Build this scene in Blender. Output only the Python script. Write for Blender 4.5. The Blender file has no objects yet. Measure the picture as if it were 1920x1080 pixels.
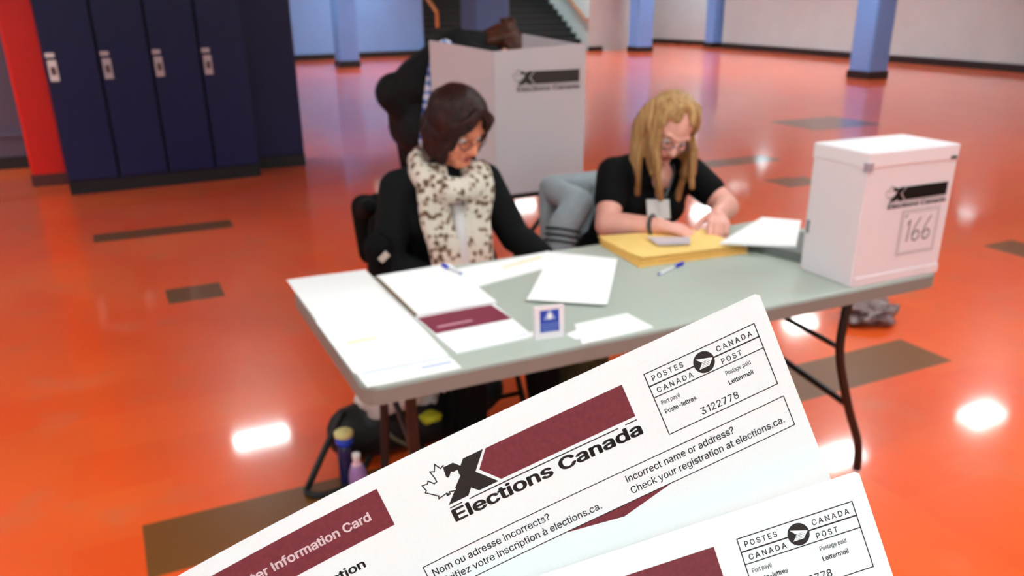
import bpy, bmesh, math, random
from math import sin, cos, pi, radians
from mathutils import Vector, Matrix, Quaternion, noise

S = bpy.context.scene
COL = S.collection
random.seed(7)
V = Vector

# ------------------------------------------------------------------ camera
F_PX, PITCH, ROLL, PX, PY, CAM_H = 1554.6, .3799, -.003, 988.5, 611.3, 1.54
fw = V((0, cos(PITCH), -sin(PITCH))); rt = V((1, 0, 0)); up0 = rt.cross(fw)
cr = rt * cos(ROLL) + up0 * sin(ROLL); cu_ = -rt * sin(ROLL) + up0 * cos(ROLL)
CAM = V((0, 0, CAM_H))
camd = bpy.data.cameras.new('camera'); camo = bpy.data.objects.new('camera', camd); COL.objects.link(camo)
CM = Matrix((cr, cu_, -fw)).transposed().to_4x4(); CM.translation = CAM
camo.matrix_world = CM
camd.sensor_width = 36; camd.lens = F_PX / 1920 * 36
camd.shift_x = -(PX - 960) / 1920; camd.shift_y = (PY - 540) / 1920
camd.clip_start = .01; camd.clip_end = 200
camd.dof.use_dof = True; camd.dof.focus_distance = .345; camd.dof.aperture_fstop = 15.0
S.camera = camo

# ------------------------------------------------------------------ light and exposure
w = bpy.data.worlds.new('world'); S.world = w; w.use_nodes = True
bg = w.node_tree.nodes['Background']; bg.inputs[0].default_value = (.86, .97, 1, 1); bg.inputs[1].default_value = .42
S.view_settings.view_transform = 'Standard'; S.view_settings.look = 'None'
S.view_settings.exposure = .5; S.view_settings.gamma = 1
LAMP_L = 41.0          # radiance of the ceiling diffusers

def G(x, y, z=0.0):
    "point of the plane z seen at a place of the photograph"
    d = fw + cr * ((x - PX) / F_PX) - cu_ * ((y - PY) / F_PX)
    return CAM + d * ((z - CAM_H) / d.z)
# the building's and the table's common direction
YAW = .4616
EA = V((cos(YAW), sin(YAW), 0)); EB = V((-sin(YAW), cos(YAW), 0))
T0 = V((-.3568, 1.6293, 0))
def W(a, b, z=0): return T0 + EA * a + EB * b + V((0, 0, z))     # table-side coordinates
def BS(s, t, z=0): return EA * s + EB * t + V((0, 0, z))         # building coordinates

# ------------------------------------------------------------------ materials
def lin(c):
    c = c / 255
    return c / 12.92 if c <= .04045 else ((c + .055) / 1.055) ** 2.4
def rgb(c): return (lin(c[0]), lin(c[1]), lin(c[2]), 1)
MATS = {}
def mat(name, col, rough=.5, spec=.5, metal=0, noise_amt=0, noise_scale=20, bump=0, bump_scale=60, emit=0, trans=0, sheen=0, coat=0):
    if name in MATS: return MATS[name]
    m = bpy.data.materials.new(name); m.use_nodes = True; nt = m.node_tree; b = nt.nodes['Principled BSDF']
    c = rgb(col); b.inputs['Base Color'].default_value = c
    b.inputs['Roughness'].default_value = rough; b.inputs['Specular IOR Level'].default_value = spec
    b.inputs['Metallic'].default_value = metal; b.inputs['Sheen Weight'].default_value = sheen
    b.inputs['Coat Weight'].default_value = coat
    b.inputs['Transmission Weight'].default_value = trans
    if emit:
        b.inputs['Emission Color'].default_value = c; b.inputs['Emission Strength'].default_value = emit
    if noise_amt or bump:
        tc = nt.nodes.new('ShaderNodeTexCoord')
    if noise_amt:
        n = nt.nodes.new('ShaderNodeTexNoise'); n.inputs['Scale'].default_value = noise_scale; n.inputs['Detail'].default_value = 6
        nt.links.new(tc.outputs['Object'], n.inputs['Vector'])
        mr = nt.nodes.new('ShaderNodeMapRange'); mr.inputs['From Min'].default_value = .3; mr.inputs['From Max'].default_value = .7
        mr.inputs['To Min'].default_value = 1 - noise_amt; mr.inputs['To Max'].default_value = 1 + noise_amt
        nt.links.new(n.outputs['Fac'], mr.inputs['Value'])
        mx = nt.nodes.new('ShaderNodeVectorMath'); mx.operation = 'SCALE'; mx.inputs[0].default_value = c[:3]
        nt.links.new(mr.outputs[0], mx.inputs['Scale']); nt.links.new(mx.outputs[0], b.inputs['Base Color'])
    if bump:
        n = nt.nodes.new('ShaderNodeTexNoise'); n.inputs['Scale'].default_value = bump_scale; n.inputs['Detail'].default_value = 4
        nt.links.new(tc.outputs['Object'], n.inputs['Vector'])
        bp = nt.nodes.new('ShaderNodeBump'); bp.inputs['Strength'].default_value = bump; bp.inputs['Distance'].default_value = .01
        nt.links.new(n.outputs['Fac'], bp.inputs['Height']); nt.links.new(bp.outputs[0], b.inputs['Normal'])
    MATS[name] = m; return m

# ------------------------------------------------------------------ mesh helpers
def link(name, me, parent=None, m=None, loc=None, rotz=0):
    if m is not None:
        me.materials.clear()
        for q in (m if isinstance(m, (list, tuple)) else [m]): me.materials.append(q)
    o = bpy.data.objects.new(name, me); COL.objects.link(o)
    if parent is not None: o.parent = parent
    if loc is not None: o.location = loc
    o.rotation_euler = (0, 0, rotz)
    return o
def fin(bm, name='m', smooth=False):
    bmesh.ops.recalc_face_normals(bm, faces=bm.faces)
    me = bpy.data.meshes.new(name); bm.to_mesh(me); bm.free()
    if smooth: me.polygons.foreach_set('use_smooth', [True] * len(me.polygons))
    return me
def obj(name, bm, m, parent=None, loc=None, rotz=0, smooth=False, bevel=0, seg=2):
    if bevel:
        bmesh.ops.remove_doubles(bm, verts=bm.verts, dist=1e-6)
        bmesh.ops.bevel(bm, geom=[e for e in bm.edges if len(e.link_faces) == 2 and e.calc_face_angle(0) > .5], offset=bevel, segments=seg, affect='EDGES', profile=.6)
    return link(name, fin(bm, name, smooth), parent, m, loc, rotz)
def tag(o, label, cat=None, group=None, kind=None):
    if label: o['label'] = label
    if cat: o['category'] = cat
    if group: o['group'] = group
    if kind: o['kind'] = kind
    return o
def thing(name, label, cat, loc=(0, 0, 0), rotz=0, group=None):
    o = bpy.data.objects.new(name, None); COL.objects.link(o); o.location = loc; o.rotation_euler = (0, 0, rotz)
    o.empty_display_size = .1
    return tag(o, label, cat, group)
def struct(o): o['kind'] = 'structure'; return o
def copy_tree(o, parent=None):
    c = o.copy(); COL.objects.link(c); c.parent = parent
    for ch in list(o.children): copy_tree(ch, c)
    return c
def box(bm, x0, x1, y0, y1, z0, z1, M=None):
    vs = [bm.verts.new(V(p) if M is None else M @ V(p)) for p in ((x0, y0, z0), (x1, y0, z0), (x1, y1, z0), (x0, y1, z0), (x0, y0, z1), (x1, y0, z1), (x1, y1, z1), (x0, y1, z1))]
    for f in ((3, 2, 1, 0), (4, 5, 6, 7), (0, 1, 5, 4), (1, 2, 6, 5), (2, 3, 7, 6), (3, 0, 4, 7)): bm.faces.new([vs[i] for i in f])
    return bm
def B(*a, M=None): return box(bmesh.new(), *a, M=M)
def prism(bm, pts, z0, z1, M=None):
    f = lambda p, z: V((p[0], p[1], z)) if M is None else M @ V((p[0], p[1], z))
    lo = [bm.verts.new(f(p, z0)) for p in pts]; hi = [bm.verts.new(f(p, z1)) for p in pts]
    bm.faces.new(lo[::-1]); bm.faces.new(hi); n = len(pts)
    for i in range(n): bm.faces.new([lo[i], lo[(i + 1) % n], hi[(i + 1) % n], hi[i]])
    return bm
def frame_of(d):
    d = d.normalized(); a = V((0, 0, 1)) if abs(d.z) < .9 else V((1, 0, 0))
    x = a.cross(d).normalized(); return x, d.cross(x)
def tube(bm, pts, r, seg=10, closed=False):
    pts = [V(p) for p in pts]; n = len(pts); rs = r if isinstance(r, (list, tuple)) else [r] * n; rings = []; x = None
    for i, p in enumerate(pts):
        d = (pts[(i + 1) % n] - pts[i - 1]) if closed else (pts[min(i + 1, n - 1)] - pts[max(i - 1, 0)])
        d.normalize()
        if x is None: x, y = frame_of(d)
        else:
            x = (x - d * x.dot(d)).normalized(); y = d.cross(x)
        rings.append([bm.verts.new(p + (x * cos(2 * pi * k / seg) + y * sin(2 * pi * k / seg)) * rs[i]) for k in range(seg)])
    for i in range(n if closed else n - 1):
        a, b = rings[i], rings[(i + 1) % n]
        for k in range(seg): bm.faces.new([a[k], a[(k + 1) % seg], b[(k + 1) % seg], b[k]])
    if not closed: bm.faces.new(rings[0][::-1]); bm.faces.new(rings[-1])
    return bm
def lathe(bm, prof, seg=24, M=None, caps=True):
    rings = []
    for r, z in prof:
        rings.append([bm.verts.new((M or Matrix()) @ V((r * cos(2 * pi * k / seg), r * sin(2 * pi * k / seg), z))) for k in range(seg)])
    for a, b in zip(rings, rings[1:]):
        for k in range(seg): bm.faces.new([a[k], a[(k + 1) % seg], b[(k + 1) % seg], b[k]])
    if caps: bm.faces.new(rings[0][::-1]); bm.faces.new(rings[-1])
    return bm
def smooth_path(pts, k=6):
    pts = [V(p) for p in pts]; out = []
    for i in range(len(pts) - 1):
        p0, p1, p2, p3 = pts[max(i - 1, 0)], pts[i], pts[i + 1], pts[min(i + 2, len(pts) - 1)]
        for j in range(k):
            t = j / k
            out.append(.5 * ((2 * p1) + (p2 - p0) * t + (2 * p0 - 5 * p1 + 4 * p2 - p3) * t * t + (-p0 + 3 * p1 - 3 * p2 + p3) * t ** 3))
    return out + [pts[-1]]
def cap(bm, p0, p1, r0, r1, seg=14, h=5):
    "capsule that tapers from r0 to r1"
    p0, p1 = V(p0), V(p1); d = p1 - p0; L = d.length
    if L < 1e-6: d = V((0, 0, 1))
    x, y = frame_of(d); d = d.normalized(); prof = []
    for i in range(h + 1):
        a = -pi / 2 + (pi / 2) * i / h; prof.append((r0 * cos(a), r0 * sin(a)))
    for i in range(h + 1):
        a = (pi / 2) * i / h; prof.append((r1 * cos(a), L + r1 * sin(a)))
    prof = prof[1:-1]
    rings = [[bm.verts.new(p0 + d * z + (x * cos(2 * pi * k / seg) + y * sin(2 * pi * k / seg)) * r) for k in range(seg)] for r, z in prof]
    for a, b in zip(rings, rings[1:]):
        for k in range(seg): bm.faces.new([a[k], a[(k + 1) % seg], b[(k + 1) % seg], b[k]])
    bm.faces.new(rings[0][::-1]); bm.faces.new(rings[-1]); return bm
def ell(bm, c, r, M=None, seg=20, rings=12):
    mt = Matrix.Translation(V(c)) @ Matrix.Diagonal((r[0], r[1], r[2], 1))
    if M is not None: mt = M @ mt
    bmesh.ops.create_uvsphere(bm, u_segments=seg, v_segments=rings, radius=1, matrix=mt); return bm
def remesh(bm, voxel, it=3, name='r'):
    "one continuous skin over the pieces"
    me = fin(bm); o = bpy.data.objects.new('tmp', me); COL.objects.link(o)
    md = o.modifiers.new('r', 'REMESH'); md.mode = 'VOXEL'; md.voxel_size = voxel; md.use_smooth_shade = True
    if it: s = o.modifiers.new('s', 'SMOOTH'); s.factor = .5; s.iterations = it
    dg = bpy.context.evaluated_depsgraph_get(); dg.update()
    out = bpy.data.meshes.new_from_object(o.evaluated_get(dg)); out.name = name
    bpy.data.objects.remove(o); bpy.data.meshes.remove(me)
    out.polygons.foreach_set('use_smooth', [True] * len(out.polygons))
    return out

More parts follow.
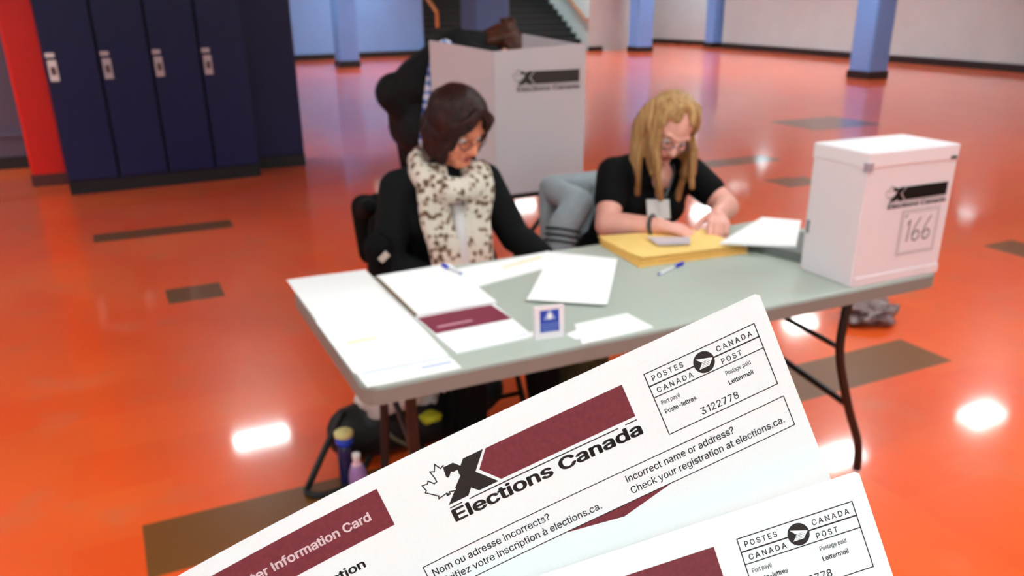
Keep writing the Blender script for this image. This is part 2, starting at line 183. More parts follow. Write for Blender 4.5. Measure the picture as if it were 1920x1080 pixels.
# ------------------------------------------------------------------ lettering: glyph outlines -> flat meshes
GLYPHS = {" ":[188,[]],"-":[451,[[263,244,337,244,337,226,337,207,337,188,263,188,188,188,114,188,114,207,114,226,114,244,188,244]]],".":[188,[[108,-4,95,-4,83,-4,72,0,63,9,54,18,50,28,50,41,50,54,54,65,63,73,72,82,83,87,95,87,108,87,119,82,128,73,137,65,141,54,141,41,141,28,137,18,128,9,119,0]]],"0":[453,[[264,-7,227,-7,189,-7,157,3,130,24,103,45,83,74,69,113,55,152,48,199,48,254,48,309,55,356,69,395,83,434,104,464,130,484,157,505,189,516,227,516,264,516,296,505,323,484,350,464,370,434,384,395,398,356,405,309,405,254,405,199,398,152,384,113,370,74,350,45,323,24,297,3],[202,50,227,50,252,50,273,58,290,74,308,90,321,113,330,144,339,174,344,211,344,254,344,297,339,334,330,365,321,395,308,419,290,435,273,451,252,460,227,460,202,460,180,451,163,435,146,419,132,395,123,365,114,334,109,297,109,254,109,211,114,174,123,144,132,113,146,90,163,74,180,58]]],"1":[330,[[250,509,276,509,276,339,276,170,276,0,255,0,234,0,212,0,212,149,212,299,212,448,211,448,210,448,209,448,168,418,127,388,86,358,86,381,86,404,86,427,123,454,161,481,198,509,224,509]]],"2":[453,[[172,0,64,0,64,16,64,32,64,47,121,108,177,168,234,229,254,249,270,267,282,282,295,298,304,313,311,327,317,341,320,356,320,371,320,390,316,405,308,419,299,432,288,442,273,449,259,456,242,460,224,460,204,460,187,456,172,447,158,439,147,428,139,413,131,399,127,382,127,362,107,362,86,362,66,362,66,392,72,419,86,442,100,465,119,483,143,496,167,509,194,516,225,516,255,516,282,509,306,497,329,484,348,467,361,445,374,424,381,399,381,372,381,354,378,335,371,318,364,300,353,280,336,259,319,237,296,211,267,180,229,140,191,100,153,60,153,59,153,58,153,57,231,57,310,57,389,57,389,38,389,19,389,0,281,0]]],"3":[453,[[252,-7,218,-7,187,-7,158,-1,133,10,107,21,86,37,70,57,54,78,46,103,44,132,66,132,87,132,109,132,111,114,117,99,126,87,136,75,149,65,165,59,181,53,199,50,219,50,239,50,258,53,275,61,292,68,305,79,315,93,324,107,329,124,329,145,329,163,325,181,316,196,307,212,293,224,275,234,256,243,231,248,201,248,186,248,172,248,157,248,157,265,157,282,157,299,200,349,244,399,288,448,288,450,288,451,288,452,215,452,142,452,70,452,70,471,70,490,70,509,171,509,272,509,372,509,372,493,372,477,372,461,319,400,265,339,211,278,211,282,211,285,211,289,249,293,281,288,308,276,335,263,356,246,371,222,386,199,393,173,393,145,393,115,385,89,370,66,355,43,335,25,309,12,282,0]]],"4":[453,[[164,105,40,105,40,123,40,141,40,158,109,275,178,392,247,509,268,509,289,509,311,509,243,394,176,280,109,166,109,165,109,164,109,163,210,163,312,163,413,163,413,144,413,125,413,105,289,105],[302,0,282,0,282,40,282,81,282,121,282,130,282,138,282,146,282,203,282,260,282,318,302,318,322,318,343,318,343,212,343,106,343,0,322,0]]],"5":[453,[[254,-7,221,-7,191,-7,164,-1,140,11,116,23,97,39,83,60,69,81,61,104,60,130,81,130,101,130,122,130,124,115,129,101,138,89,147,77,159,67,173,60,188,53,204,50,221,50,242,50,260,55,276,64,292,74,305,87,314,104,323,121,328,141,328,162,328,184,323,204,314,221,304,238,291,252,275,262,258,272,239,277,218,277,201,277,184,274,167,268,151,263,138,255,128,246,108,248,88,250,67,253,77,338,86,423,96,509,186,509,276,509,366,509,366,490,366,471,366,452,294,452,222,452,151,452,145,402,139,352,134,301,135,301,135,301,136,301,147,311,161,319,178,325,194,331,211,334,229,334,253,334,274,329,294,321,313,313,331,301,345,285,359,270,371,252,379,231,387,210,391,188,391,163,391,130,384,101,369,76,354,50,334,30,309,15,283,1]]],"6":[453,[[258,-7,226,-7,195,-7,167,0,142,15,118,29,98,49,84,74,71,100,64,129,64,162,64,186,69,212,80,239,91,266,110,300,137,340,176,396,214,453,252,509,276,509,299,509,322,509,265,426,208,344,151,261,149,261,147,261,145,261,150,271,157,280,165,288,174,296,184,302,196,307,207,312,221,314,235,314,266,314,293,308,316,295,339,282,357,263,370,240,382,216,389,189,389,157,389,125,382,97,368,73,354,48,334,28,310,14,286,0],[207,48,226,48,246,48,264,53,279,63,294,72,306,85,314,101,323,118,327,136,327,157,327,178,323,197,314,213,306,230,294,242,279,251,264,261,246,265,226,265,207,265,189,261,174,252,159,243,147,230,138,214,129,198,125,179,125,158,125,137,129,118,138,102,147,85,159,72,174,63,189,53]]],"7":[453,[[120,0,97,0,172,149,248,299,323,448,323,450,323,451,323,452,236,452,149,452,62,452,62,471,62,490,62,509,172,509,281,509,391,509,391,489,391,469,391,449,315,299,240,150,165,0,142,0]]],"8":[453,[[260,-7,226,-7,192,-7,162,-1,136,11,109,24,89,40,74,62,59,83,52,108,52,135,52,157,56,177,65,195,74,213,86,229,101,241,116,253,133,261,153,265,153,265,153,266,153,267,128,273,108,287,93,308,78,329,70,353,70,380,70,406,77,429,90,450,104,470,122,486,146,498,169,510,196,516,226,516,256,516,283,510,306,498,329,486,348,470,361,450,375,429,382,406,382,380,382,353,374,329,359,308,344,287,325,273,300,267,300,266,300,265,300,265,319,261,336,253,351,241,366,229,378,213,387,195,396,177,401,157,401,135,401,108,393,83,378,62,364,40,343,24,317,11,291,-1],[204,49,226,49,249,49,268,53,285,60,301,68,314,78,323,91,332,105,337,121,337,139,337,158,332,174,322,189,313,203,300,214,283,223,266,231,247,235,226,235,205,235,186,231,169,223,152,214,139,203,130,189,120,174,115,158,115,139,115,121,120,105,129,91,138,78,151,68,167,60,184,53],[208,290,226,290,244,290,260,293,274,300,288,307,299,318,307,330,315,343,319,358,319,376,319,393,315,407,308,420,300,433,289,443,275,449,261,456,245,460,226,460,208,460,191,456,177,449,163,443,152,433,145,420,137,407,133,393,133,376,133,358,137,343,145,330,152,318,163,307,178,300,192,293]]],"9":[453,[[195,516,226,516,258,516,286,508,310,494,335,480,354,460,368,434,382,409,389,380,389,347,389,323,383,297,373,270,362,243,343,209,315,168,277,112,239,56,200,0,177,0,154,0,130,0,187,83,244,165,301,248,303,248,305,248,307,248,303,238,296,229,287,221,279,213,269,207,257,202,245,197,232,195,218,195,187,195,160,201,137,214,114,227,96,245,83,269,70,292,64,320,64,352,64,384,71,412,85,436,99,461,118,480,143,494,167,508],[246,460,226,460,207,460,189,456,174,446,159,437,147,424,138,407,130,391,125,372,125,352,125,330,130,312,138,295,147,279,159,266,174,257,189,248,207,243,226,243,246,243,263,248,279,257,294,266,306,279,314,295,323,311,327,330,327,350,327,372,323,391,314,407,306,424,294,437,279,446,264,456]]],"?":[358,[[153,152,132,152,132,154,132,157,132,159,132,190,135,213,141,230,147,246,156,259,168,269,179,279,193,288,209,298,224,308,237,320,247,334,257,348,262,365,262,384,262,400,258,413,250,425,243,437,233,446,220,452,208,458,193,462,178,462,163,462,150,459,137,453,124,447,114,438,106,425,98,413,93,397,92,378,70,378,49,378,27,378,28,407,35,432,49,452,63,473,80,489,103,499,125,510,150,516,178,516,207,516,233,510,255,498,277,487,294,471,306,451,318,431,324,408,324,382,324,354,318,331,306,311,294,292,277,275,254,261,240,252,228,243,219,235,210,227,204,217,200,205,196,194,194,178,194,158,194,156,194,154,194,152,173,152],[176,-4,164,-4,151,-4,140,0,131,9,123,18,118,28,118,41,118,53,123,64,131,73,140,82,151,86,164,86,176,86,187,82,196,73,205,64,209,53,209,41,209,28,205,18,196,9,187,0]]],"A":[480,[[39,0,16,0,78,170,140,339,201,509,226,509,251,509,276,509,338,339,401,170,463,0,440,0,418,0,395,0,359,101,323,202,287,302,281,321,273,344,264,372,255,400,245,435,232,478,236,478,241,478,245,478,233,435,222,399,213,371,204,343,196,320,191,302,155,202,120,101,85,0,62,0],[197,142,110,142,110,161,110,180,110,199,197,199,283,199,370,199,370,180,370,161,370,142,283,142]]],"C":[510,[[293,-7,267,-7,223,-7,184,4,150,25,116,46,89,76,70,115,50,154,40,201,40,254,40,308,50,354,70,393,89,432,116,462,150,484,184,505,223,516,267,516,293,516,317,512,340,504,363,497,384,486,402,471,420,457,436,439,448,418,460,398,468,374,473,348,451,348,430,348,408,348,404,366,398,381,389,395,381,408,370,419,357,428,345,438,331,444,315,449,300,454,284,456,267,456,236,456,208,448,184,432,159,417,139,394,125,364,111,334,103,297,103,254,103,211,111,175,125,145,140,115,159,92,184,76,209,61,236,53,267,53,284,53,300,55,315,60,331,65,345,71,357,81,370,90,381,101,389,114,398,128,404,143,408,160,430,160,451,160,473,160,469,135,460,111,448,91,436,70,421,52,402,38,384,23,363,12,341,5,318,-3]]],"D":[502,[[271,0,219,0,178,0,137,0,96,0,96,19,96,38,96,57,136,57,175,57,215,57,256,57,291,65,318,81,345,97,366,119,379,149,392,179,399,214,399,255,399,296,392,331,379,361,366,390,346,412,320,428,293,444,260,452,221,452,178,452,136,452,93,452,93,471,93,490,93,509,137,509,181,509,225,509,275,509,317,499,353,478,388,458,415,429,433,391,452,353,462,308,462,255,462,202,452,157,433,119,414,81,387,51,351,31,314,10],[103,509,125,509,125,339,125,170,125,0,103,0,82,0,60,0,60,170,60,339,60,509,82,509]]],"E":[419,[[165,0,60,0,60,170,60,339,60,509,164,509,268,509,372,509,372,490,372,471,372,452,290,452,207,452,125,452,125,396,125,341,125,286,202,286,278,286,355,286,355,267,355,248,355,229,278,229,202,229,125,229,125,172,125,114,125,57,208,57,292,57,375,57,375,38,375,19,375,0,270,0]]],"H":[517,[[82,0,60,0,60,170,60,339,60,509,82,509,103,509,125,509,125,435,125,362,125,289,214,289,303,289,392,289,392,362,392,435,392,509,414,509,435,509,457,509,457,339,457,170,457,0,435,0,414,0,392,0,392,77,392,155,392,232,303,232,214,232,125,232,125,155,125,77,125,0,103,0]]],"I":[174,[[77,0,56,0,56,170,56,339,56,509,77,509,97,509,118,509,118,339,118,170,118,0,97,0]]],"L":[393,[[160,0,60,0,60,170,60,339,60,509,82,509,103,509,125,509,125,358,125,208,125,57,203,57,282,57,361,57,361,38,361,19,361,0,261,0]]],"N":[523,[[82,0,60,0,60,170,60,339,60,509,85,509,111,509,136,509,205,400,274,291,343,183,349,174,355,164,363,151,370,138,379,123,388,107,396,90,405,73,414,55,411,55,408,54,405,54,403,72,401,90,401,108,400,126,399,142,399,157,399,172,399,185,399,195,399,300,399,404,399,509,420,509,442,509,463,509,463,339,463,170,463,0,438,0,412,0,387,0,325,97,264,193,202,290,194,303,186,316,177,331,169,345,159,362,148,381,137,400,123,424,108,452,111,453,115,453,119,454,120,428,121,405,122,384,123,362,124,344,124,328,125,312,125,300,125,291,125,194,125,97,125,0,103,0]]],"O":[533,[[311,-7,267,-7,223,-7,184,4,150,25,116,46,90,76,70,115,50,154,40,201,40,254,40,308,50,354,70,393,90,432,116,462,150,484,184,505,223,516,267,516,311,516,350,505,384,484,418,462,444,432,464,393,483,354,493,308,493,254,493,201,483,154,464,115,444,76,418,46,384,25,350,4],[236,53,267,53,297,53,325,61,349,76,374,91,394,114,408,144,423,174,430,211,430,254,430,298,423,335,408,365,394,395,374,417,349,433,325,448,297,456,267,456,236,456,209,448,184,433,159,417,140,394,125,364,111,334,103,297,103,254,103,211,111,174,125,144,140,114,159,92,184,76,209,61]]],"P":[445,[[82,0,60,0,60,170,60,339,60,509,118,509,177,509,235,509,274,509,307,502,332,487,358,473,377,454,390,430,402,405,409,378,409,348,409,317,402,290,390,265,377,241,358,222,332,207,307,193,274,186,235,186,193,186,151,186,109,186,109,205,109,224,109,242,150,242,191,242,233,242,259,242,281,247,297,256,313,265,325,278,333,294,341,310,344,328,344,348,344,368,341,386,333,402,325,417,313,430,297,439,280,448,259,452,232,452,196,452,160,452,125,452,125,301,125,151,125,0,103,0]]],"S":[447,[[263,-9,224,-9,187,-9,155,-3,128,9,100,21,79,38,64,60,49,82,40,107,38,137,60,137,82,137,104,137,106,117,112,101,123,88,134,75,149,65,166,59,184,52,203,49,224,49,247,49,268,53,286,60,304,68,319,78,329,92,340,105,346,121,346,139,346,155,341,169,332,179,323,189,311,198,296,205,281,211,264,217,245,222,224,228,204,234,184,239,142,251,109,268,86,289,63,311,52,339,52,372,52,401,60,426,75,448,90,469,111,486,138,498,164,510,194,516,227,516,261,516,290,510,316,498,342,486,362,469,377,449,392,428,400,404,401,378,380,378,358,378,337,378,335,403,323,423,302,437,281,451,256,459,225,459,203,459,184,455,167,448,151,441,138,431,129,418,120,406,115,391,115,376,115,358,120,344,131,334,142,323,154,314,169,308,184,302,199,297,212,293,230,289,247,284,264,279,279,275,295,270,312,264,328,257,344,248,359,238,373,227,385,214,395,198,404,181,408,162,408,139,408,111,401,86,386,64,372,41,351,24,323,11,296,-2]]],"T":[449,[[85,452,32,452,32,471,32,490,32,509,160,509,288,509,417,509,417,490,417,471,417,452,363,452,310,452,257,452,257,301,257,151,257,0,235,0,214,0,193,0,193,151,193,301,193,452,139,452]]],"V":[480,[[229,0,204,0,141,170,79,339,16,509,39,509,62,509,84,509,120,408,156,307,192,206,198,189,206,166,215,137,224,109,235,73,248,31,243,31,239,31,235,31,247,74,258,110,267,138,276,166,284,189,290,206,325,307,360,408,395,509,417,509,440,509,463,509,401,339,340,170,278,0,253,0]]],"a":[389,[[182,-9,160,-9,136,-9,114,-4,94,5,75,14,59,27,48,45,36,62,30,83,30,108,30,130,35,147,43,161,52,175,63,185,78,193,92,201,108,207,125,211,143,215,160,218,178,220,201,223,219,225,234,227,248,228,258,231,265,235,272,239,276,245,276,255,276,255,276,256,276,257,276,272,273,286,267,297,261,308,252,316,240,322,228,328,213,331,196,331,178,331,162,328,149,322,136,317,126,309,118,301,110,292,104,283,100,274,80,280,61,285,41,291,50,314,62,332,79,346,95,360,113,369,133,375,153,381,173,384,194,384,208,384,223,383,239,379,255,376,271,370,286,360,301,351,313,338,322,320,332,303,337,280,337,251,337,168,337,84,337,0,317,0,297,0,277,0,277,17,277,35,277,52,275,52,274,52,272,52,268,43,261,34,252,25,243,15,230,7,215,1,200,-5],[155,45,170,45,193,45,212,50,228,59,243,68,255,79,263,93,271,107,276,122,276,138,276,155,276,173,276,190,273,187,268,184,259,182,251,180,242,178,231,176,221,174,210,172,200,171,190,170,182,169,175,168,161,166,147,163,134,159,121,154,111,148,103,139,96,131,92,119,92,105,92,92,95,81,102,72,109,63,118,57,130,52,142,48]]],"c":[396,[[226,-8,207,-8,173,-8,143,0,117,16,91,33,71,56,56,85,41,114,34,149,34,187,34,227,41,262,56,291,71,321,91,343,117,360,143,376,173,384,207,384,226,384,243,382,260,377,276,372,292,365,305,356,319,347,330,335,340,322,350,309,357,294,362,277,342,272,322,267,303,262,300,272,296,281,290,289,285,297,278,305,270,311,262,317,253,322,242,325,232,328,220,330,207,330,182,330,161,323,145,310,129,297,116,280,108,258,100,237,96,213,96,187,96,162,100,139,108,117,116,96,129,79,145,66,161,53,182,46,207,46,220,46,232,48,243,52,253,55,263,60,271,66,279,72,286,80,292,89,297,97,301,107,304,117,324,112,343,107,363,102,358,85,351,70,341,56,332,43,320,31,306,21,293,12,277,4,261,-1,244,-6]]],"d":[424,[[219,-8,195,-8,164,-8,136,0,111,16,87,32,68,55,55,84,41,114,34,149,34,189,34,229,41,263,55,293,69,322,88,345,112,361,136,376,164,384,196,384,219,384,238,381,253,373,268,365,279,356,287,346,296,336,302,327,306,319,308,319,309,319,311,319,311,382,311,446,311,509,331,509,351,509,372,509,372,339,372,170,372,0,352,0,332,0,313,0,313,20,313,39,313,59,311,59,309,59,307,59,302,51,295,42,287,31,278,21,267,12,252,4,238,-4],[181,47,205,47,227,47,247,53,263,65,279,77,291,94,299,115,308,136,312,161,312,189,312,217,308,242,300,263,292,284,279,300,263,312,247,324,228,330,205,330,181,330,161,324,145,311,129,299,116,282,108,261,100,240,96,216,96,189,96,162,100,138,109,117,117,95,129,78,145,66,161,53]]],"e":[404,[[238,-8,212,-8,175,-8,143,0,117,16,90,33,70,56,56,85,41,114,34,148,34,187,34,226,41,260,55,290,69,319,89,343,115,359,141,376,171,384,205,384,226,384,246,381,266,374,285,367,303,356,319,341,335,326,348,306,357,282,366,258,371,228,371,194,371,186,371,178,371,169,272,169,160,169,96,169,96,150,101,126,110,106,120,87,134,72,151,61,168,51,189,46,212,46,228,46,241,48,254,53,266,57,277,64,285,73,294,82,301,93,306,105,325,101,345,96,365,91,359,71,349,54,335,39,321,24,303,13,283,4,262,-4],[96,235,96,221,160,221,250,221,310,221,308,240,306,249,298,269,290,288,278,303,263,314,247,325,228,330,205,330,182,330,163,325,146,313,130,302,118,288,109,270,100,251]]],"f":[254,[[154,379,228,379,228,362,228,344,228,327,154,327,80,327,6,327,6,344,6,362,6,379,80,379],[101,0,81,0,81,144,81,288,81,432,81,453,86,471,96,486,106,500,119,511,135,519,152,526,169,530,187,530,201,530,213,529,222,527,232,525,238,523,243,521,238,503,233,486,227,468,224,470,220,471,215,472,210,473,203,474,195,474,176,474,163,469,154,460,146,451,142,437,142,419,142,279,142,140,142,0,121,0]]],"g":[425,[[238,-151,207,-151,179,-151,155,-147,134,-140,113,-132,96,-123,82,-110,69,-98,58,-84,51,-69,67,-60,84,-50,101,-41,107,-49,113,-57,122,-66,130,-75,141,-82,154,-88,168,-94,186,-97,207,-97,238,-97,263,-90,282,-75,302,-60,311,-37,311,-6,311,19,311,44,311,68,310,68,308,68,306,68,301,60,295,51,287,41,278,32,267,23,252,16,238,8,219,5,195,5,164,5,137,12,113,27,88,41,69,62,55,90,41,118,34,152,34,191,34,230,41,264,55,293,69,322,88,345,112,361,137,376,165,384,196,384,220,384,239,381,253,373,268,365,280,356,288,346,297,336,303,327,308,319,309,319,311,319,313,319,313,339,313,359,313,379,333,379,353,379,372,379,372,250,372,121,372,-9,372,-42,365,-69,350,-90,335,-111,316,-126,291,-136,266,-146],[181,59,205,59,228,59,248,64,264,75,280,86,292,101,300,121,308,141,312,165,312,193,312,220,308,243,300,264,292,284,280,301,264,312,248,324,228,330,205,330,181,330,161,324,145,312,129,299,117,283,109,262,100,242,96,219,96,193,96,166,100,143,109,123,117,103,129,87,145,76,162,65]]],"h":[410,[[114,249,114,227,114,151,114,76,114,0,93,0,73,0,53,0,53,170,53,339,53,509,73,509,93,509,114,509,114,435,114,361,114,287,110,287,106,287,102,287,114,322,131,347,152,362,174,377,199,384,227,384,253,384,276,379,295,369,315,358,330,342,341,321,352,299,357,273,357,240,357,160,357,80,357,0,337,0,316,0,296,0,296,78,296,157,296,235,296,265,288,288,273,304,258,321,237,329,210,329,192,329,175,325,161,317,146,309,135,298,126,283,118,267]]],"i":[167,[[73,0,53,0,53,126,53,253,53,379,73,379,93,379,114,379,114,253,114,126,114,0,93,0],[95,443,84,443,72,443,62,447,54,455,45,462,41,472,41,483,41,494,45,504,54,512,62,520,72,524,84,524,95,524,106,520,114,512,122,504,126,494,126,483,126,472,122,462,114,455,106,447]]],"k":[381,[[132,158,110,137,110,162,110,187,110,212,113,212,117,212,121,212,175,268,230,323,284,379,310,379,335,379,360,379,301,319,243,259,184,199,182,199,179,199,177,199,155,178],[73,0,53,0,53,170,53,339,53,509,73,509,93,509,114,509,114,339,114,170,114,0,93,0],[320,0,294,0,245,62,197,124,148,186,162,200,177,214,191,229,252,152,312,76,372,0,346,0]]],"l":[167,[[73,0,53,0,53,173,53,347,53,520,73,520,94,520,114,520,114,347,114,173,114,0,94,0]]],"m":[610,[[73,0,53,0,53,126,53,253,53,379,72,379,92,379,112,379,112,351,112,323,112,295,111,295,109,295,108,295,113,316,121,332,132,346,144,359,157,369,172,376,187,383,203,386,219,386,247,386,270,378,287,361,305,344,316,322,321,295,318,295,315,295,312,295,317,313,325,329,337,343,349,357,364,367,381,375,398,382,416,386,437,386,459,386,479,381,497,372,515,362,530,348,541,328,551,309,557,285,557,255,557,170,557,85,557,0,536,0,516,0,496,0,496,85,496,169,496,254,496,281,488,301,473,313,457,325,439,330,419,330,402,330,387,327,374,320,362,313,352,303,345,290,339,278,335,263,335,247,335,165,335,82,335,0,315,0,295,0,274,0,274,87,274,173,274,260,274,281,267,298,253,311,239,324,221,330,199,330,185,330,171,327,158,320,144,313,134,303,126,289,118,276,114,258,114,238,114,159,114,79,114,0,93,0]]],"n":[410,[[114,249,114,227,114,151,114,76,114,0,93,0,73,0,53,0,53,126,53,253,53,379,72,379,92,379,112,379,112,349,112,318,112,287,109,287,106,287,102,287,114,322,131,347,152,362,174,377,199,384,227,384,253,384,276,379,295,369,314,358,330,342,341,321,352,299,357,273,357,240,357,160,357,80,357,0,337,0,316,0,296,0,296,78,296,157,296,235,296,265,288,288,273,304,258,321,237,329,210,329,192,329,175,325,161,317,146,309,135,298,126,283,118,267]]],"o":[415,[[242,-8,207,-8,173,-8,143,0,117,16,91,33,71,56,56,85,41,114,34,149,34,187,34,227,41,262,56,291,71,321,91,343,117,360,143,376,173,384,207,384,242,384,273,376,299,360,325,343,345,321,359,291,374,262,381,227,381,187,381,149,374,114,359,85,345,56,325,33,299,16,273,0],[182,46,207,46,233,46,254,53,270,66,287,79,299,96,307,117,315,139,319,162,319,187,319,213,315,236,307,258,299,280,287,297,270,310,254,323,233,330,207,330,182,330,161,323,145,310,129,297,116,280,108,258,100,237,96,213,96,187,96,162,100,139,108,117,116,96,129,79,145,66,161,53]]],"p":[424,[[73,-143,53,-143,53,31,53,205,53,379,72,379,92,379,112,379,112,359,112,339,112,319,114,319,116,319,118,319,123,327,129,336,137,346,145,356,157,365,171,373,186,381,205,384,229,384,261,384,289,376,313,361,337,345,356,322,370,293,383,263,390,229,390,189,390,149,383,114,370,84,356,55,337,32,313,16,289,0,261,-8,229,-8,206,-8,187,-4,173,4,158,12,146,21,138,31,130,42,123,51,118,59,117,59,115,59,114,59,114,-8,114,-76,114,-143,93,-143],[197,47,220,47,244,47,263,53,279,66,295,78,308,95,316,117,324,138,328,162,328,189,328,216,324,240,316,261,308,282,296,299,280,311,264,324,244,330,220,330,197,330,177,324,161,312,145,300,133,284,125,263,117,242,113,217,113,189,113,161,117,136,125,115,133,94,146,77,162,65,178,53]]],"r":[259,[[73,0,53,0,53,126,53,253,53,379,72,379,92,379,112,379,112,360,112,340,112,321,113,321,114,321,115,321,122,340,135,355,152,367,170,379,190,385,213,385,218,385,223,385,229,384,235,384,240,384,243,384,243,363,243,343,243,322,242,323,237,323,230,324,223,325,215,326,207,326,189,326,173,322,159,315,145,307,134,297,126,284,118,270,114,255,114,237,114,158,114,79,114,0,93,0]]],"s":[365,[[211,-8,182,-8,156,-8,133,-4,112,3,92,11,75,23,62,38,49,53,40,72,36,94,55,98,74,102,94,107,99,86,109,70,124,60,139,50,158,45,181,45,208,45,229,51,244,62,260,74,268,87,268,103,268,116,263,127,254,136,245,144,231,151,212,155,191,160,170,165,149,170,115,178,89,191,72,208,55,225,47,247,47,274,47,296,53,315,65,332,77,348,94,361,115,370,136,380,160,384,187,384,213,384,235,380,254,372,272,365,287,353,299,339,310,325,319,309,324,290,305,286,287,281,268,277,263,292,255,304,243,316,230,327,212,333,187,333,165,333,146,327,131,317,116,306,109,293,109,277,109,263,114,252,124,243,134,235,150,228,172,223,191,218,210,214,229,209,264,201,290,188,306,171,323,154,331,133,331,107,331,84,325,64,312,47,300,30,282,16,260,6,237,-3]]],"t":[227,[[138,379,204,379,204,362,204,344,204,327,138,327,72,327,6,327,6,344,6,362,6,379,72,379],[65,345,65,471,85,471,106,471,126,471,126,347,126,222,126,98,126,81,129,69,136,61,143,54,154,50,170,50,174,50,179,50,185,51,191,52,197,53,202,54,206,36,209,19,213,2,207,0,200,-2,192,-3,184,-4,176,-4,168,-4,136,-4,110,4,92,21,74,38,65,62,65,93,65,219]]],"u":[410,[[211,-5,182,-5,157,-5,134,0,115,11,95,21,80,37,69,59,58,80,53,107,53,139,53,219,53,299,53,379,73,379,93,379,114,379,114,301,114,222,114,144,114,114,121,91,137,75,152,58,173,50,200,50,218,50,235,54,249,62,264,70,275,81,283,97,292,112,296,131,296,153,296,228,296,304,296,379,316,379,337,379,357,379,357,253,357,126,357,0,337,0,318,0,298,0,298,31,298,61,298,92,301,92,304,92,307,92,295,57,279,32,257,17,235,2]]],"v":[389,[[184,0,163,0,114,126,66,253,17,379,40,379,62,379,84,379,111,305,138,230,165,155,174,132,181,110,187,87,193,64,199,42,206,21,198,21,191,21,184,21,191,42,197,64,203,87,209,110,216,132,224,155,251,230,278,305,305,379,327,379,349,379,371,379,323,253,275,126,226,0,205,0]]],"y":[389,[[51,-140,47,-139,52,-121,57,-103,61,-86,65,-86,68,-87,71,-87,83,-90,94,-91,104,-89,114,-87,122,-82,130,-74,138,-66,145,-53,151,-36,155,-24,159,-13,163,-1,114,126,66,252,17,379,40,379,62,379,84,379,111,305,138,230,165,155,174,132,181,109,187,87,193,64,199,42,206,21,198,21,191,21,184,21,190,42,196,64,202,87,209,110,216,132,224,155,251,230,278,305,305,379,327,379,349,379,371,379,316,234,260,88,204,-58,196,-78,187,-94,177,-107,166,-120,153,-129,139,-136,125,-142,109,-145,91,-145,81,-145,72,-144,65,-143,57,-142]]],"z":[380,[[141,0,42,0,42,15,42,30,42,46,112,137,183,228,254,320,254,321,254,322,254,323,185,323,117,323,48,323,48,342,48,361,48,379,143,379,238,379,333,379,333,363,333,347,333,331,264,241,195,150,126,60,126,59,126,58,126,56,197,56,268,56,339,56,339,38,339,19,339,0,240,0]]],"à":[389,[[182,-9,160,-9,136,-9,114,-4,94,5,75,14,59,27,48,45,36,62,30,83,30,108,30,130,35,147,43,161,52,175,63,185,78,193,92,201,108,207,125,211,143,215,160,218,178,220,201,223,219,225,234,227,248,228,258,231,265,235,272,239,276,245,276,255,276,255,276,256,276,257,276,272,273,286,267,297,261,308,252,316,240,322,228,328,213,331,196,331,178,331,162,328,149,322,136,317,126,309,118,301,110,292,104,283,100,274,80,280,61,285,41,291,50,314,62,332,79,346,95,360,113,369,133,375,153,381,173,384,194,384,208,384,223,383,239,379,255,376,271,370,286,360,301,351,313,338,322,320,332,303,337,280,337,251,337,168,337,84,337,0,317,0,297,0,277,0,277,17,277,35,277,52,275,52,274,52,272,52,268,43,261,34,252,25,243,15,230,7,215,1,200,-5],[155,45,170,45,193,45,212,50,228,59,243,68,255,79,263,93,271,107,276,122,276,138,276,155,276,173,276,190,273,187,268,184,259,182,251,180,242,178,231,176,221,174,210,172,200,171,190,170,182,169,175,168,161,166,147,163,134,159,121,154,111,148,103,139,96,131,92,119,92,105,92,92,95,81,102,72,109,63,118,57,130,52,142,48],[182,429,165,429,143,462,121,496,99,529,122,529,145,529,168,529,184,496,199,462,215,429,199,429]]],"é":[404,[[238,-8,212,-8,175,-8,143,0,117,16,90,33,70,56,56,85,41,114,34,148,34,187,34,226,41,260,55,290,69,319,89,343,115,359,141,376,171,384,205,384,226,384,246,381,266,374,285,367,303,356,319,341,335,326,348,306,357,282,366,258,371,228,371,194,371,186,371,178,371,169,272,169,160,169,96,169,96,150,101,126,110,106,120,87,134,72,151,61,168,51,189,46,212,46,228,46,241,48,254,53,266,57,277,64,285,73,294,82,301,93,306,105,325,101,345,96,365,91,359,71,349,54,335,39,321,24,303,13,283,4,262,-4],[96,235,96,221,160,221,250,221,310,221,308,240,306,249,298,269,290,288,278,303,263,314,247,325,228,330,205,330,182,330,163,325,146,313,130,302,118,288,109,270,100,251],[194,429,177,429,193,462,209,496,225,529,247,529,270,529,293,529,271,496,249,462,227,429,210,429]]]}
def glyph_layers(ch):
    "contours that overlap are filled apart: each outer contour with its own holes"
    sp = GLYPHS[ch][1]; A = []
    for L in sp:
        P = [(L[i + 2], L[i + 3]) for i in range(0, len(L), 6)]
        A.append((sum(P[i - 1][0] * P[i][1] - P[i][0] * P[i - 1][1] for i in range(len(P))) / 2, P, L))
    if not A: return []
    sg = 1 if max(A, key=lambda t: abs(t[0]))[0] > 0 else -1
    outs = [[t] for t in A if t[0] * sg > 0]
    def inside(q, P):
        c = False
        for i in range(len(P)):
            (x0, y0), (x1, y1) = P[i - 1], P[i]
            if (y0 > q[1]) != (y1 > q[1]) and q[0] < (x1 - x0) * (q[1] - y0) / (y1 - y0) + x0: c = not c
        return c
    for t in A:
        if t[0] * sg < 0:
            q = (sum(p[0] for p in t[1]) / len(t[1]), sum(p[1] for p in t[1]) / len(t[1]))
            best = [o for o in outs if inside(t[1][0], o[0][1]) or inside(q, o[0][1])] or outs
            min(best, key=lambda o: abs(o[0][0])).append(t)
    return [[t[2] for t in o] for o in outs]
